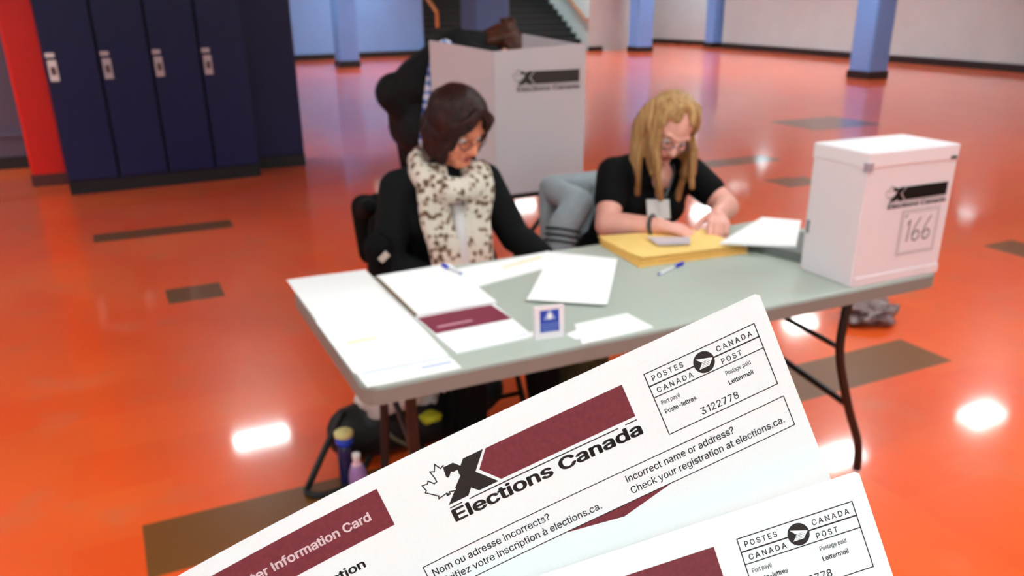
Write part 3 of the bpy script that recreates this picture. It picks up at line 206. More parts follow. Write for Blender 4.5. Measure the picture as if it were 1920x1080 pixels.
def text_flat(s, width=None, cap_h=1.0, bold=0.0, track=0.0):
    "(verts2d, faces); x from 0 to width, baseline y 0, capitals cap_h high"
    vs, fs = [], []; nl = max(len(glyph_layers(c)) for c in s)
    for layer in range(nl):
        cu = bpy.data.curves.new('txt', 'CURVE'); cu.dimensions = '2D'; cu.fill_mode = 'BOTH'; cu.resolution_u = 3; cu.offset = 0
        x = 0
        for ch in s:
            ly = glyph_layers(ch)
            for L in (ly[layer] if layer < len(ly) else []):
                n = len(L) // 6; S_ = cu.splines.new('BEZIER'); S_.bezier_points.add(n - 1); S_.use_cyclic_u = True
                for i in range(n):
                    p = S_.bezier_points[i]; k = i * 6
                    p.handle_left_type = p.handle_right_type = 'FREE'
                    p.co = ((x + L[k + 2]) / 1000, L[k + 3] / 1000, 0)
                    p.handle_left = ((x + L[k]) / 1000, L[k + 1] / 1000, 0); p.handle_right = ((x + L[k + 4]) / 1000, L[k + 5] / 1000, 0)
            x += GLYPHS[ch][0] + track * 1000
        o = bpy.data.objects.new('txt', cu); COL.objects.link(o)
        dg = bpy.context.evaluated_depsgraph_get(); dg.update()
        me = bpy.data.meshes.new_from_object(o.evaluated_get(dg)); k = len(vs)
        vs += [(v.co.x, v.co.y) for v in me.vertices]; fs += [tuple(k + i for i in p.vertices) for p in me.polygons]
        bpy.data.objects.remove(o); bpy.data.curves.remove(cu); bpy.data.meshes.remove(me)
    lo = min(v[0] for v in vs); hi = max(v[0] for v in vs)
    sy = cap_h / .509; sx = width / (hi - lo) if width else sy
    if bold > 0:       # heavier strokes: the outlines repeated around their place
        n = len(vs); v0, f0 = list(vs), list(fs)
        for j in range(8):
            dx, dy = bold * 1.15 * cos(j * pi / 4), bold * .8 * sin(j * pi / 4); k = len(vs)
            vs += [(v[0] + dx, v[1] + dy) for v in v0]; fs += [tuple(k + i for i in f) for f in f0]
    return [((v[0] - lo) * sx, v[1] * sy) for v in vs], fs
class Flat:
    "flat print: coordinates x right, y DOWN"
    def __init__(s): s.v = []; s.f = []
    def poly(s, pts):
        from mathutils.geometry import tessellate_polygon
        n = len(s.v); s.v += [tuple(p) for p in pts]
        for t in tessellate_polygon([[V((p[0], p[1], 0)) for p in pts]]): s.f.append(tuple(n + i for i in t))
        return s
    def line(s, p, q, wd):
        p = V(p[:2]); q = V(q[:2]); d = (q - p).normalized(); k = V((-d.y, d.x)) * wd / 2; p = p - d * wd / 2; q = q + d * wd / 2
        n = len(s.v); s.v += [tuple(p + k), tuple(q + k), tuple(q - k), tuple(p - k)]; s.f.append((n, n + 1, n + 2, n + 3)); return s
    def path(s, pts, wd, closed=False):
        for a, b in zip(pts, pts[1:] + (pts[:1] if closed else [])):
            if (V(a) - V(b)).length > 1e-6: s.line(a, b, wd)
        return s
    def rect(s, x0, y0, x1, y1, wd): return s.path([(x0, y0), (x1, y0), (x1, y1), (x0, y1)], wd, True)
    def text(s, t, x0, x1, y, cap_h, bold=0, track=0, right=None):
        vs, fs = text_flat(t, None if x1 is None else x1 - x0, cap_h, bold, track)
        if right is not None: x0 = right - max(v[0] for v in vs)
        n = len(s.v); s.v += [(x0 + a, y - b) for a, b in vs]; s.f += [tuple(n + i for i in f) for f in fs]; return s
    def mesh(s, fn, cut=0):
        bm = bmesh.new(); vs = [bm.verts.new((a, b, 0)) for a, b in s.v]
        for f in s.f:
            try: bm.faces.new([vs[i] for i in f])
            except ValueError: pass
        if cut:
            lo = min(a for a, b in s.v); hi = max(a for a, b in s.v); k = math.ceil(lo / cut)
            while k * cut < hi:
                bmesh.ops.bisect_plane(bm, geom=bm.verts[:] + bm.edges[:] + bm.faces[:], dist=1e-5, plane_co=(k * cut, 0, 0), plane_no=(1, 0, 0)); k += 1
            lo = min(b for a, b in s.v); hi = max(b for a, b in s.v); k = math.ceil(lo / cut)
            while k * cut < hi:
                bmesh.ops.bisect_plane(bm, geom=bm.verts[:] + bm.edges[:] + bm.faces[:], dist=1e-5, plane_co=(0, k * cut, 0), plane_no=(0, 1, 0)); k += 1
        for v in bm.verts: v.co = fn(v.co.x, v.co.y)
        return bm

# ------------------------------------------------------------------ the printed layout (millimetres, origin at the card's top right corner)
X_PTS = [(-129.06, 10.9), (-137.98, 10.9), (-140.05, 13.16), (-142.26, 10.68), (-146.37, 10.65), (-146.83, 12.69), (-147.19, 14.58), (-146.63, 15.49), (-145.74, 15.11), (-144.53, 13.66), (-143.48, 14.2), (-141.79, 14.23), (-142.04, 15.97), (-141.74, 16.87), (-145.82, 20.61), (-145.62, 21.22), (-146.69, 21.83), (-151.12, 26.0), (-142.35, 26.0), (-139.99, 23.47), (-137.55, 26.0), (-128.79, 26.0), (-135.61, 18.18)]
LEAF = [(-146.33, 9.97), (-147.71, 10.59), (-149.08, 8.03), (-150.47, 10.62), (-152.09, 9.91), (-151.38, 13.46), (-151.35, 14.93), (-152.58, 15.2), (-154.32, 13.05), (-154.99, 14.07), (-157.19, 13.76), (-156.62, 16.34), (-157.33, 17.01), (-153.13, 20.67), (-153.5, 21.73), (-149.77, 21.08), (-149.97, 22.1), (-149.45, 22.17), (-149.36, 21.46), (-149.18, 22.1), (-148.65, 22.07), (-148.57, 21.03), (-146.31, 21.7)]
def logo_bar(): return Flat().poly([(-127.95, 11.07), (-66.85, 11.07), (-66.85, 25.7), (-127.48, 25.7), (-133.9, 18.09)])
def logo_mark(): return Flat().poly(X_PTS).path(LEAF, .5).path([(-146.4, 10.2), (-146.83, 12.69)], .3)
def logo_letters():
    f = Flat().text('Elections Canada', -151.0, -66.9, 33.7, 5.1, .026)
    return f.line((-150.9, 27.4), (-146.0, 27.4), .5).line((-142.2, 27.4), (-75.6, 27.4), .5).line((-71.9, 27.3), (-67.1, 27.3), .5)
def postage_frame():
    f = Flat().rect(-56.85, 11.1, -6.6, 39.0, .44).line((-56.8, 16.8), (-6.6, 17.05), .6).line((-56.8, 22.0), (-6.6, 22.2), .44)
    n = 40
    return f
def postage_circle(): return Flat().poly([(-31.96 + 4.6 * cos(2 * pi * k / 40), 17.0 + 4.6 * sin(2 * pi * k / 40)) for k in range(40)])
def postage_wing():
    return Flat().poly([(-35.1, 14.5), (-27.9, 16.6), (-32.95, 16.75)]).poly([(-27.9, 16.6), (-28.5, 17.3), (-33.2, 17.3), (-32.9, 16.95)]).poly([(-28.7, 17.45), (-29.3, 18.0), (-33.8, 18.0), (-33.35, 17.5)]).poly([(-29.4, 18.15), (-29.9, 18.65), (-34.4, 18.65), (-33.95, 18.15)]).poly([(-29.95, 18.75), (-30.4, 19.2), (-34.95, 19.2), (-34.5, 18.75)]).poly([(-27.9, 16.6), (-30.35, 19.2), (-30.9, 19.2), (-28.8, 16.6)])
def postage_text():
    f = Flat().text('POSTES', -54.4, -40.5, 15.2, 2.25, .012, .16).text('CANADA', -25.2, -9.1, 15.5, 2.25, .012, .16).text('CANADA', -54.4, -38.2, 20.75, 2.25, .012, .16).text('POST', -25.1, -16.0, 21.1, 2.25, .012, .16)
    f.text('Port payé', -54.8, -46.5, 26.1, 1.75, .01).text('Poste-lettres', -54.7, -40.8, 30.25, 1.85, .02).text('Postage paid', -25.4, -14.0, 26.25, 1.75, .01).text('Lettermail', -25.6, -14.5, 30.5, 1.85, .02)
    return f.text('3122778', -40.95, -23.8, 37.35, 3.0, .007)
def info_frame(): return Flat().rect(-171.25, 45.0, -6.2, 58.65, .42)
def info_text():
    f = Flat().text('Nom ou adresse incorrects?', -168.75, -116.2, 50.6, 3.05, .007)
    return f.text('Vérifiez votre inscription à elections.ca.', -168.7, -94.8, 55.8, 3.05, .007).text('Incorrect name or address?', -80.8, -31.3, 50.4, 3.05, .007).text('Check your registration at elections.ca.', -80.8, -9.7, 55.7, 3.05, .007)
def wedge(): return Flat().poly([(-112.9, 58.75), (-87.7, 63.3), (-64.0, 58.75)])
def title_bar(): return Flat().poly([(-249.0, 6.45), (-173.6, 6.45), (-173.6, 23.2), (-249.0, 23.2)])
def title_text(): return Flat().text('Voter Information Card', None and 0, None, 17.0, 3.6, .022, right=-180.6)
def election_text(): return Flat().text('election', None and 0, None, 33.4, 3.5, .022, right=-190.7)
def title_fix(f, left, right):
    lo = min(a for a, b in f.v); hi = max(a for a, b in f.v); f.v = [(left + (a - lo) / (hi - lo) * (right - left), b) for a, b in f.v]; return f

# ------------------------------------------------------------------ the setting
def floor_material():
    m = bpy.data.materials.new('polished_floor_tiles'); m.use_nodes = True; nt = m.node_tree; N = nt.nodes; L = nt.links; b = N['Principled BSDF']
    tc = N.new('ShaderNodeTexCoord'); sep = N.new('ShaderNodeSeparateXYZ'); L.new(tc.outputs['Object'], sep.inputs[0])
    def math_(op, a, c=None, d=None):
        n = N.new('ShaderNodeMath'); n.operation = op
        for i, v in enumerate((a, c, d)):
            if v is None: continue
            if isinstance(v, (int, float)): n.inputs[i].default_value = v
            else: L.new(v, n.inputs[i])
        return n.outputs[0]
    s, t = sep.outputs[0], sep.outputs[1]; mask = None
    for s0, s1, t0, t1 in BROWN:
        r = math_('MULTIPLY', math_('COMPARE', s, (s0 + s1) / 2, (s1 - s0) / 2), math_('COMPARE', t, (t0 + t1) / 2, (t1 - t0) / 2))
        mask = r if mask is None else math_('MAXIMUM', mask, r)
    mp = N.new('ShaderNodeVectorMath'); mp.operation = 'SCALE'; mp.inputs['Scale'].default_value = 1 / .305; L.new(tc.outputs['Object'], mp.inputs[0])
    fl = N.new('ShaderNodeVectorMath'); fl.operation = 'FLOOR'; L.new(mp.outputs[0], fl.inputs[0])
    wn = N.new('ShaderNodeTexWhiteNoise'); wn.noise_dimensions = '2D'; L.new(fl.outputs[0], wn.inputs['Vector'])
    n1 = N.new('ShaderNodeTexNoise'); n1.inputs['Scale'].default_value = 1.3; n1.inputs['Detail'].default_value = 5; L.new(tc.outputs['Object'], n1.inputs['Vector'])
    n2 = N.new('ShaderNodeTexNoise'); n2.inputs['Scale'].default_value = 3.6; n2.inputs['Detail'].default_value = 3; L.new(tc.outputs['Object'], n2.inputs['Vector'])
    c1 = N.new('ShaderNodeMix'); c1.data_type = 'RGBA'; c1.inputs['A'].default_value = rgb(FLOOR_A); c1.inputs['B'].default_value = rgb(FLOOR_B)
    L.new(math_('MULTIPLY_ADD', wn.outputs['Value'], .45, math_('MULTIPLY_ADD', n1.outputs['Fac'], 1.6, -.6)), c1.inputs['Factor'])
    c2 = N.new('ShaderNodeMix'); c2.data_type = 'RGBA'; L.new(c1.outputs['Result'], c2.inputs['A']); c2.inputs['B'].default_value = rgb(FLOOR_SCUFF)
    mr = N.new('ShaderNodeMapRange'); mr.inputs['From Min'].default_value = .56; mr.inputs['From Max'].default_value = .78; mr.inputs['To Max'].default_value = .34; L.new(n2.outputs['Fac'], mr.inputs['Value']); L.new(mr.outputs[0], c2.inputs['Factor'])
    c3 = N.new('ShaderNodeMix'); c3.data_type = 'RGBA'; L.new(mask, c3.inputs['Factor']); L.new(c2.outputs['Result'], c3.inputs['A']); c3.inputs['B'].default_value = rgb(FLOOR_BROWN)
    L.new(c3.outputs['Result'], b.inputs['Base Color'])
    b.inputs['Roughness'].default_value = .2; b.inputs['Specular IOR Level'].default_value = .35
    L.new(math_('MULTIPLY_ADD', n2.outputs['Fac'], .06, .29), b.inputs['Roughness'])
    b.inputs['Coat Weight'].default_value = .9; b.inputs['Coat Roughness'].default_value = .075; b.inputs['Coat IOR'].default_value = 1.4
    return m
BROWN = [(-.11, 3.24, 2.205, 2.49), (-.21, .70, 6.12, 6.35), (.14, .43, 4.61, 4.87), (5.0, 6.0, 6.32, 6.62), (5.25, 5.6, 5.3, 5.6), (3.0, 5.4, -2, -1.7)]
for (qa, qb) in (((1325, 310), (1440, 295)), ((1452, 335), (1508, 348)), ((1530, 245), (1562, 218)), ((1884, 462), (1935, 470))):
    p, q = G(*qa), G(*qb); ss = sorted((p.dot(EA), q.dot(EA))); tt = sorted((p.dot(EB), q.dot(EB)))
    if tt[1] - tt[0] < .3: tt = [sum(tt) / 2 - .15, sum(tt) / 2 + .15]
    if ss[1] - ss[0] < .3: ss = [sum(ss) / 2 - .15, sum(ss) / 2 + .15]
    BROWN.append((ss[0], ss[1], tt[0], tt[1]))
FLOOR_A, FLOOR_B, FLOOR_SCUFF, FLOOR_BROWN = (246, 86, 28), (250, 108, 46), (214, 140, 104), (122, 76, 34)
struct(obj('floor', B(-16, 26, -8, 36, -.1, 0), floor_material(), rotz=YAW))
CEIL = 3.2
ceil_bm = B(-16, 26, -8, 36, CEIL + .14, CEIL + .3)
struct(obj('ceiling', ceil_bm, mat('ceiling_paint', (150, 168, 172), .9), rotz=YAW))

m_lilac = mat('lilac_wall_paint', (178, 190, 196), .55, noise_amt=.03, noise_scale=2)
m_white = mat('pale_wall_paint', (186, 200, 202), .6, noise_amt=.03, noise_scale=2)
m_blue = mat('blue_wall_paint', (118, 162, 222), .5, noise_amt=.03, noise_scale=2)
m_grey = mat('grey_violet_wall_in_shade', (104, 98, 122), .6, noise_amt=.04, noise_scale=2)  # this wall stands in shade, so its colour is darkened
m_base = mat('black_rubber_base', (22, 18, 20), .4)
def wall(name, p, q, m, h=CEIL + .14, th=.2, base='baseboard', side=1, bh=.14):
    p, q = V(p[:2]), V(q[:2]); d = q - p; L = d.length; a = math.atan2(d.y, d.x)
    y0, y1 = (0, th) if side > 0 else (-th, 0)
    struct(obj(name, B(0, L, y0, y1, 0, h), m, loc=(p.x, p.y, 0), rotz=a))
    if base:
        y0, y1 = (-.02, 0) if side > 0 else (0, .02)
        struct(obj(base, B(0, L, y0, y1, 0, bh), m_base, loc=(p.x, p.y, 0), rotz=a))
pa, pb = G(540, 115), G(796, 103.5)
wall('wall_back', pa - (pb - pa) * 1.2, pb, m_blue, base='baseboard_back')
wall('wall_right', G(1352, 90), G(1352, 90) + (G(1920, 142) - G(1380, 96)) * 1.75, m_lilac, base='baseboard_right', side=1, bh=.16)
wall('wall_far', (2.9, 32.0), (6.25, 27.9), m_lilac, base='baseboard_far', side=1)
wl = G(0, 318)
wall('wall_left', V((wl.x, wl.y, 0)) - EA * 4, V((wl.x, wl.y, 0)) + EA * .95, m_grey, base='baseboard_left', bh=.11)
struct(obj('trim_left', B(0, 4.95, -.035, 0, .3, .33), m_grey, loc=(wl - EA * 4)[:], rotz=YAW))
# the stair at the far end
s0, t0 = 8.25, 22.3
stair = thing('staircase', 'wide dark staircase climbing away beside the pale wall at the back', 'stairs', BS(s0, t0)[:], YAW)
bm = bmesh.new(); n = 16
prof = [(0, 0)]
for k in range(n): prof += [(k * .29, (k + 1) * .16), ((k + 1) * .29, (k + 1) * .16)]
prof += [(n * .29, 0)]
M_ = Matrix(((0, 0, 1, 0), (1, 0, 0, 0), (0, 1, 0, 0), (0, 0, 0, 1)))
prism(bm, prof, 0, 4.8, M_); obj('steps', bm, mat('black_stair_rubber', (24, 27, 29), .6), stair)
bm = bmesh.new(); tube(bm, [(4.72, -.1, .86), (4.72, 4.4, 3.3)], .035); tube(bm, [(4.72, -.1, .86), (4.82, -.1, .86)], .03)
m_oak = mat('varnished_oak', (176, 104, 50), .35)
obj('handrail', bm, m_oak, stair)
bm = bmesh.new(); tube(bm, [(-.02, -.5, .75), (-.02, -.5, 1.12), (-.02, 4.4, 3.5)], .05); obj('handrail', bm, m_oak, stair)
struct(obj('wall_stair', B(4.82, 6.3, -.1, 8, 0, CEIL + .14), m_white, loc=BS(s0, t0)[:], rotz=YAW))
struct(obj('baseboard_stair', B(4.82, 5.3, -.125, -.1, 0, .12), m_base, loc=BS(s0, t0)[:], rotz=YAW))
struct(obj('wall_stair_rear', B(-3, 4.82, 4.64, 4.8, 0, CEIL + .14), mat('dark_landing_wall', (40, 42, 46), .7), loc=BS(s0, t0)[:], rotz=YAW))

m_pil = mat('blue_pillar_paint', (108, 154, 222), .45, noise_amt=.03, noise_scale=2)
def pillar(label, p, wd, dp=None, rot=YAW):
    t = thing('pillar', label, 'pillar', (p[0], p[1], 0), rot, 'blue square pillars of the hall'); dp = dp or wd
    obj('shaft', B(-wd / 2, wd / 2, -dp / 2, dp / 2, 0, CEIL + .14), m_pil, t, bevel=.03, seg=1)
    obj('base_trim', B(-wd / 2 - .012, wd / 2 + .012, -dp / 2 - .012, dp / 2 + .012, 0, .15), m_base, t)
pillar('large blue square pillar standing in front of the lilac wall, widest at right', G(1634, 149) + V((0, .25, 0)), .52)
pillar('blue pillar between the pale stair wall and the far lilac wall', G(1202, 98) + V((0, .3, 0)), .52)
pillar('narrow blue pillar at the corner where the long lilac wall begins', G(1340, 90) + V((0, .3, 0)), .4)
pillar('blue pillar standing before the dark staircase, behind the bent voter', (-.62, 13.2), .56)
pillar('short-looking blue pillar in front of the blue back wall beside the lockers', G(648, 127) + V((0, .25, 0)), .46)
red = thing('pillar', 'bright red painted pillar at the left end of the navy lockers', 'pillar', BS(-.49, 8.50)[:], YAW)
obj('shaft', B(-.16, .16, -.18, .18, 0, CEIL + .14), mat('red_paint', (238, 28, 14), .4), red, bevel=.02, seg=1)
obj('base_trim', B(-.17, .17, -.19, .19, 0, .1), mat('red_grey_base', (92, 48, 46), .5), red)

# lockers
m_nav = mat('navy_enamel', (9, 16, 62), .38, spec=.4, noise_amt=.08, noise_scale=6)
m_navd = mat('navy_enamel_door', (8, 18, 74), .38, spec=.4, noise_amt=.08, noise_scale=6)
m_plinth = mat('black_plinth', (8, 8, 14), .45)
m_hand = mat('grey_metal_handle', (200, 190, 198), .3, metal=.3)
m_handw = mat('white_handle', (245, 243, 245), .35)
LW = .389
def make_locker():
    t = thing('locker', 'x', 'locker', (0, 0, 0), 0, 'tall navy metal lockers')
    obj('body', B(0, LW - .004, .02, .5, .11, 1.95), m_nav, t, bevel=.004, seg=1)
    obj('plinth', B(0, LW, .03, .5, 0, .11), m_plinth, t)
    d = obj('door', B(.012, LW - .016, 0, .02, .125, 1.93), m_navd, t, bevel=.005)
    h = obj('handle', B(.02, .085, -.016, 0, .915, 1.075), m_hand, d, bevel=.006)
    bm = B(.035, .07, -.026, -.016, .965, 1.025); obj('latch', bm, mat('dark_latch', (96, 84, 84), .4), d, bevel=.003)
    obj('number_plate', B(.014, .08, -.008, 0, 1.095, 1.13), m_hand, d, bevel=.003)
    return t
la = math.atan2(7.574 - 6.789, -2.425 + 3.772)
lk = make_locker(); LK = [lk] + [copy_tree(lk) for _ in range(4)]
labs = ['navy locker with a bright white handle, next to the red pillar', 'navy locker with a grey handle, second from the red pillar', 'navy locker with a grey handle, third from the red pillar', 'navy locker whose handle is the rightmost one visible', 'navy locker set back behind the row, nearest to the blue wall']
for i, (o, l) in enumerate(zip(LK, labs)):
    o['label'] = l
    if i < 4: o.location = (-3.772 + cos(la) * LW * i, 6.789 + sin(la) * LW * i, 0); o.rotation_euler.z = la
    else: o.location = (-2.487 - .15 * cos(YAW), 7.905 - .15 * sin(YAW), 0); o.rotation_euler.z = YAW; o.scale.x = 1.38
for ch in LK[0].children:
    if ch.name.startswith('door'):
        for c in ch.children:
            if c.name.startswith(('handle', 'number')): c.data = c.data.copy(); c.data.materials.clear(); c.data.materials.append(m_handw)
for ch in list(LK[4].children):
    if ch.name.startswith('door'):
        for c in list(ch.children): bpy.data.objects.remove(c)
# ceiling lights: recessed panels placed from floor reflections, plus added fill panels
m_lamp = bpy.data.materials.new('lamp_diffuser'); m_lamp.use_nodes = True
nb = m_lamp.node_tree.nodes['Principled BSDF']; nb.inputs['Base Color'].default_value = (0, 0, 0, 1); nb.inputs['Emission Color'].default_value = (.86, 1, 1.0, 1); nb.inputs['Emission Strength'].default_value = LAMP_L
m_frame = mat('lamp_frame', (60, 60, 60), .6)
def make_lamp(wx, wy, h):
    t = thing('ceiling_light', 'recessed ceiling light panel, reflected in the floor or added to light the hall', 'ceiling light', (0, 0, 0), YAW, 'recessed ceiling light panels')
    fr = bmesh.new(); a = wx / 2; b = wy / 2
    for x0, x1, y0, y1 in ((-a - .03, a + .03, -b - .03, -b), (-a - .03, a + .03, b, b + .03), (-a - .03, -a, -b, b), (a, a + .03, -b, b)): box(fr, x0, x1, y0, y1, 0, .14)
    obj('frame', fr, m_frame, t)
    obj('diffuser', B(-a, a, -b, b, h, h + .02), m_lamp, t)
    return t
seen = [(-3.08, 8.45), (3.46, 8.0), (5.52, 8.95), (4.24, 11.98), (-.04, 19.77), (4.12, 19.18)]
near = [(x, -3.2) for x in (-4.2, -1.2, 1.9, 5.0)] + [(x, -1.0) for x in (-1.4, .9, 3.2)] + [(x, 1.3) for x in (-2.6, .4, 3.4)] + [(-4.6, 4.2), (1.6, 4.4), (6.0, 4.4), (8.8, 6.5), (-5.6, 1.8), (12.5, 8.0), (-2.6, -1.8), (2.9, 2.9)]  # added panels out of view, lighting the cards, table and near floor
deep_fill = [(-8.6, 4.6), (-6.6, 7.2), (-9.6, 10.0), (-7.6, 2.4)] + [(x - (y - 12) * .5, y) for y in (12.5, 15.6, 18.7, 21.8, 24.9, 28.0) for x in (-2.0, 1.2, 7.4, 10.5, 13.6) if not (y < 13 and x < 8) and (x, y) not in ((10.5, 15.6), (-2.0, 15.6))]  # added recessed panels that brighten the far hall and the left floor
L0 = make_lamp(.60, .34, .03); L1 = make_lamp(.62, .42, .12)
m_lamp2 = m_lamp.copy(); m_lamp2.name = 'fill_lamp_diffuser'; m_lamp2.node_tree.nodes['Principled BSDF'].inputs['Emission Strength'].default_value = LAMP_L * 2.2  # stronger emission for the added fill panels
for c_ in L1.children:
    if c_.name.startswith('diffuser'): c_.data.materials[0] = m_lamp2
for i, (x, y) in enumerate(seen + near):
    o = L0 if i == 0 else copy_tree(L0); o.location = (x, y, CEIL)
for i, (x, y) in enumerate(deep_fill):
    o = L1 if i == 0 else copy_tree(L1); o.location = (x, y, CEIL)

# ------------------------------------------------------------------ the folding table
TL, TW, TH = 1.83, .754, .74
m_top = mat('grey_green_plastic', (176, 184, 174), .42, spec=.35, bump=.05, bump_scale=300)
m_rim = mat('taupe_plastic_rim', (130, 128, 122), .5)
m_leg = mat('black_steel_tube', (9, 8, 8), .4)
tb = thing('folding_table', 'long grey plastic folding table with black steel legs covered in papers', 'table', T0[:], YAW)
def rrect(x0, x1, y0, y1, r, n=6):
    out = []
    for cx, cy, a0 in ((x1 - r, y1 - r, 0), (x0 + r, y1 - r, 90), (x0 + r, y0 + r, 180), (x1 - r, y0 + r, 270)):
        for k in range(n + 1):
            a = radians(a0 + 90 * k / n); out.append((cx + r * cos(a), cy + r * sin(a)))
    return out
obj('tabletop', prism(bmesh.new(), rrect(.006, TL - .006, .006, TW - .006, .035), TH - .03, TH), m_top, tb, bevel=.003, seg=1)
bm = bmesh.new(); o_ = rrect(0, TL, 0, TW, .04); i_ = rrect(.012, TL - .012, .012, TW - .012, .03)
rg = [[bm.verts.new((p[0], p[1], z)) for p in pts] for pts, z in ((i_, TH - .001), (o_, TH - .008), (o_, TH - .045), (i_, TH - .045), (i_, TH - .001))]
rg[4] = rg[0]
for a, b in zip(rg, rg[1:]):
    for k in range(len(a)): bm.faces.new([a[k], a[(k + 1) % len(a)], b[(k + 1) % len(a)], b[k]])
obj('rim', bm, m_rim, tb)
def leg(pts): return obj('leg', tube(bmesh.new(), smooth_path(pts, 6), .0145, 12), m_leg, tb, smooth=True)
leg([(1.57, .1, .7), (1.553, .1, .5), (1.63, .1, .28), (1.706, .1, .12), (1.723, .1, .012)])
leg([(1.57, .65, .7), (1.57, .65, .52), (1.7, .655, .3), (1.8, .66, .12), (1.82, .66, .012)])
leg([(.135, .1, .7), (.137, .1, .5), (.14, .1, .3), (.13, .1, .12), (.12, .1, .012)])
leg([(.212, .62, .7), (.214, .62, .45), (.212, .62, .3), (.2, .62, .12), (.19, .62, .012)])
bm = bmesh.new()
tube(bm, [(1.553, .1, .5), (1.58, .65, .52)], .009); tube(bm, [(1.63, .1, .28), (1.7, .655, .3)], .012); tube(bm, [(1.57, .1, .69), (1.57, .65, .69)], .012)
obj('leg_brace', bm, m_leg, tb)
bm = bmesh.new()
tube(bm, [(.137, .1, .5), (.214, .62, .5)], .009); tube(bm, [(.135, .1, .69), (.212, .62, .69)], .012)
obj('leg_brace', bm, m_leg, tb)

def on_table(name, label, cat, bm, m, group=None, **k):
    o = obj(name, bm, m, loc=T0[:], rotz=YAW, **k); return tag(o, label, cat, group)
def quad_sheet(pts, z0, z1, curl=0):
    "thin sheet over four corners, a little wavy"
    bm = bmesh.new(); n = 8; P = [V((p[0], p[1], 0)) for p in pts]; top = []; bot = []
    for i in range(n + 1):
        ra = []; rb = []
        for j in range(n + 1):
            u, v = i / n, j / n; p = P[0] * (1 - u) * (1 - v) + P[1] * u * (1 - v) + P[2] * u * v + P[3] * (1 - u) * v
            z = curl * (noise.noise(V((p.x * 6, p.y * 6, z0 * 50))) * .5 + .5) + curl * 2.2 * (abs(u - .5) * 2) ** 4
            ra.append(bm.verts.new((p.x, p.y, z1 + z))); rb.append(bm.verts.new((p.x, p.y, z0 + z)))
        top.append(ra); bot.append(rb)
    for i in range(n):
        for j in range(n):
            bm.faces.new([top[i][j], top[i + 1][j], top[i + 1][j + 1], top[i][j + 1]]); bm.faces.new([bot[i][j], bot[i][j + 1], bot[i + 1][j + 1], bot[i + 1][j]])
    ring = [(i, 0) for i in range(n)] + [(n, j) for j in range(n)] + [(i, n) for i in range(n, 0, -1)] + [(0, j) for j in range(n, 0, -1)]
    for k in range(len(ring)):
        a, b = ring[k], ring[(k + 1) % len(ring)]; bm.faces.new([top[a[0]][a[1]], top[b[0]][b[1]], bot[b[0]][b[1]], bot[a[0]][a[1]]])
    return bm
m_paper = mat('white_paper', (250, 250, 250), .8, spec=.2)
m_ink = mat('black_ink', (26, 24, 22), .7, spec=.1)
m_inkg = mat('pale_blue_print', (196, 204, 226), .8, spec=.1)
m_inky = mat('yellow_highlight', (255, 226, 150), .8, spec=.1)
def flat_on(parent, name, rects, z, m):
    bm = bmesh.new()
    for x0, y0, x1, y1, wd in rects:
        d = V((x1 - x0, y1 - y0, 0)).normalized(); k = V((-d.y, d.x, 0)) * wd / 2; p, q = V((x0, y0, z)), V((x1, y1, z))
        bm.faces.new([bm.verts.new(c) for c in (p - k, q - k, q + k, p + k)])
    return obj(name, bm, m, parent)
Z = TH + .0005
s1 = on_table('paper_sheet', 'long white form at the left end of the table, on top of the pile', 'paper', quad_sheet([(.003, .838), (.244, .828), (.244, .40), (.004, .40)], Z + .0012, Z + .0019), m_paper)
s2 = on_table('paper_sheet', 'white list with a faint yellow line on the left end of the table', 'paper', quad_sheet([(.0, .45), (.24, .45), (.232, .088), (.002, .088)], Z + .0022, Z + .003), m_paper)
flat_on(s2, 'yellow_line', [(.035, .268, .11, .27, .008)], Z + .0034, m_inky)
flat_on(s2, 'printed_lines', [(.01, .125, .22, .13, .004), (.15, .16, .225, .162, .004), (.15, .185, .225, .187, .004)], Z + .0034, m_inkg)
s3 = on_table('paper_sheet', 'white sheet with a blue printed line at the near left corner of the table', 'paper', quad_sheet([(.008, .13), (.232, .13), (.234, .010), (.010, .008)], Z, Z + .0008), m_paper)
flat_on(s3, 'printed_lines', [(.012, .08, .232, .078, .006), (.15, .05, .225, .05, .014)], Z + .0012, m_inkg)
bro = thing('information_booklet', 'booklet with a maroon band on its cover, under the white papers', 'booklet', T0[:], YAW)
obj('pages', quad_sheet([(.240, .40), (.475, .41), (.466, .098), (.253, .090)], Z, Z + .004), m_paper, bro)
m_mar = mat('maroon_print', (128, 48, 68), .6, spec=.3, noise_amt=.1, noise_scale=60)
flat_on(bro, 'maroon_band', [(.248, .285, .466, .293, .125)], Z + .0046, m_mar)
flat_on(bro, 'cover_title', [(.27, .262, .37, .266, .012)], Z + .005, mat('pale_print', (205, 150, 165), .7))
flat_on(bro, 'footer_mark', [(.42, .115, .455, .116, .006)], Z + .005, m_inkg)
bk = thing('paper_pad', 'thick white pad with a brown stitched left edge, overlapping the maroon booklet', 'paper pad', T0[:], YAW)
obj('sheets', quad_sheet([(.250, .72), (.49, .735), (.478, .352), (.249, .352)], Z + .0048, Z + .013), m_paper, bk)
bm = B(.242, .2495, .36, .72, Z + .0048, Z + .0125); obj('spine', bm, mat('brown_spine', (120, 100, 78), .6), bk)
p3 = on_table('paper_sheet', 'white form with an orange line, in front of the dark-haired woman', 'paper', quad_sheet([(.50, .705), (.85, .745), (.828, .605), (.478, .515)], Z, Z + .002), m_paper)
flat_on(p3, 'orange_lines', [(.64, .655, .80, .70, .005), (.63, .64, .79, .685, .004)], Z + .0026, m_inky)
p4 = on_table('paper_sheet', 'tilted square white sheet lying alone in the middle of the table', 'paper', quad_sheet([(.562, .333), (.84, .71), (.995, .545), (.742, .197)], Z + .003, Z + .0045, curl=.002), m_paper)
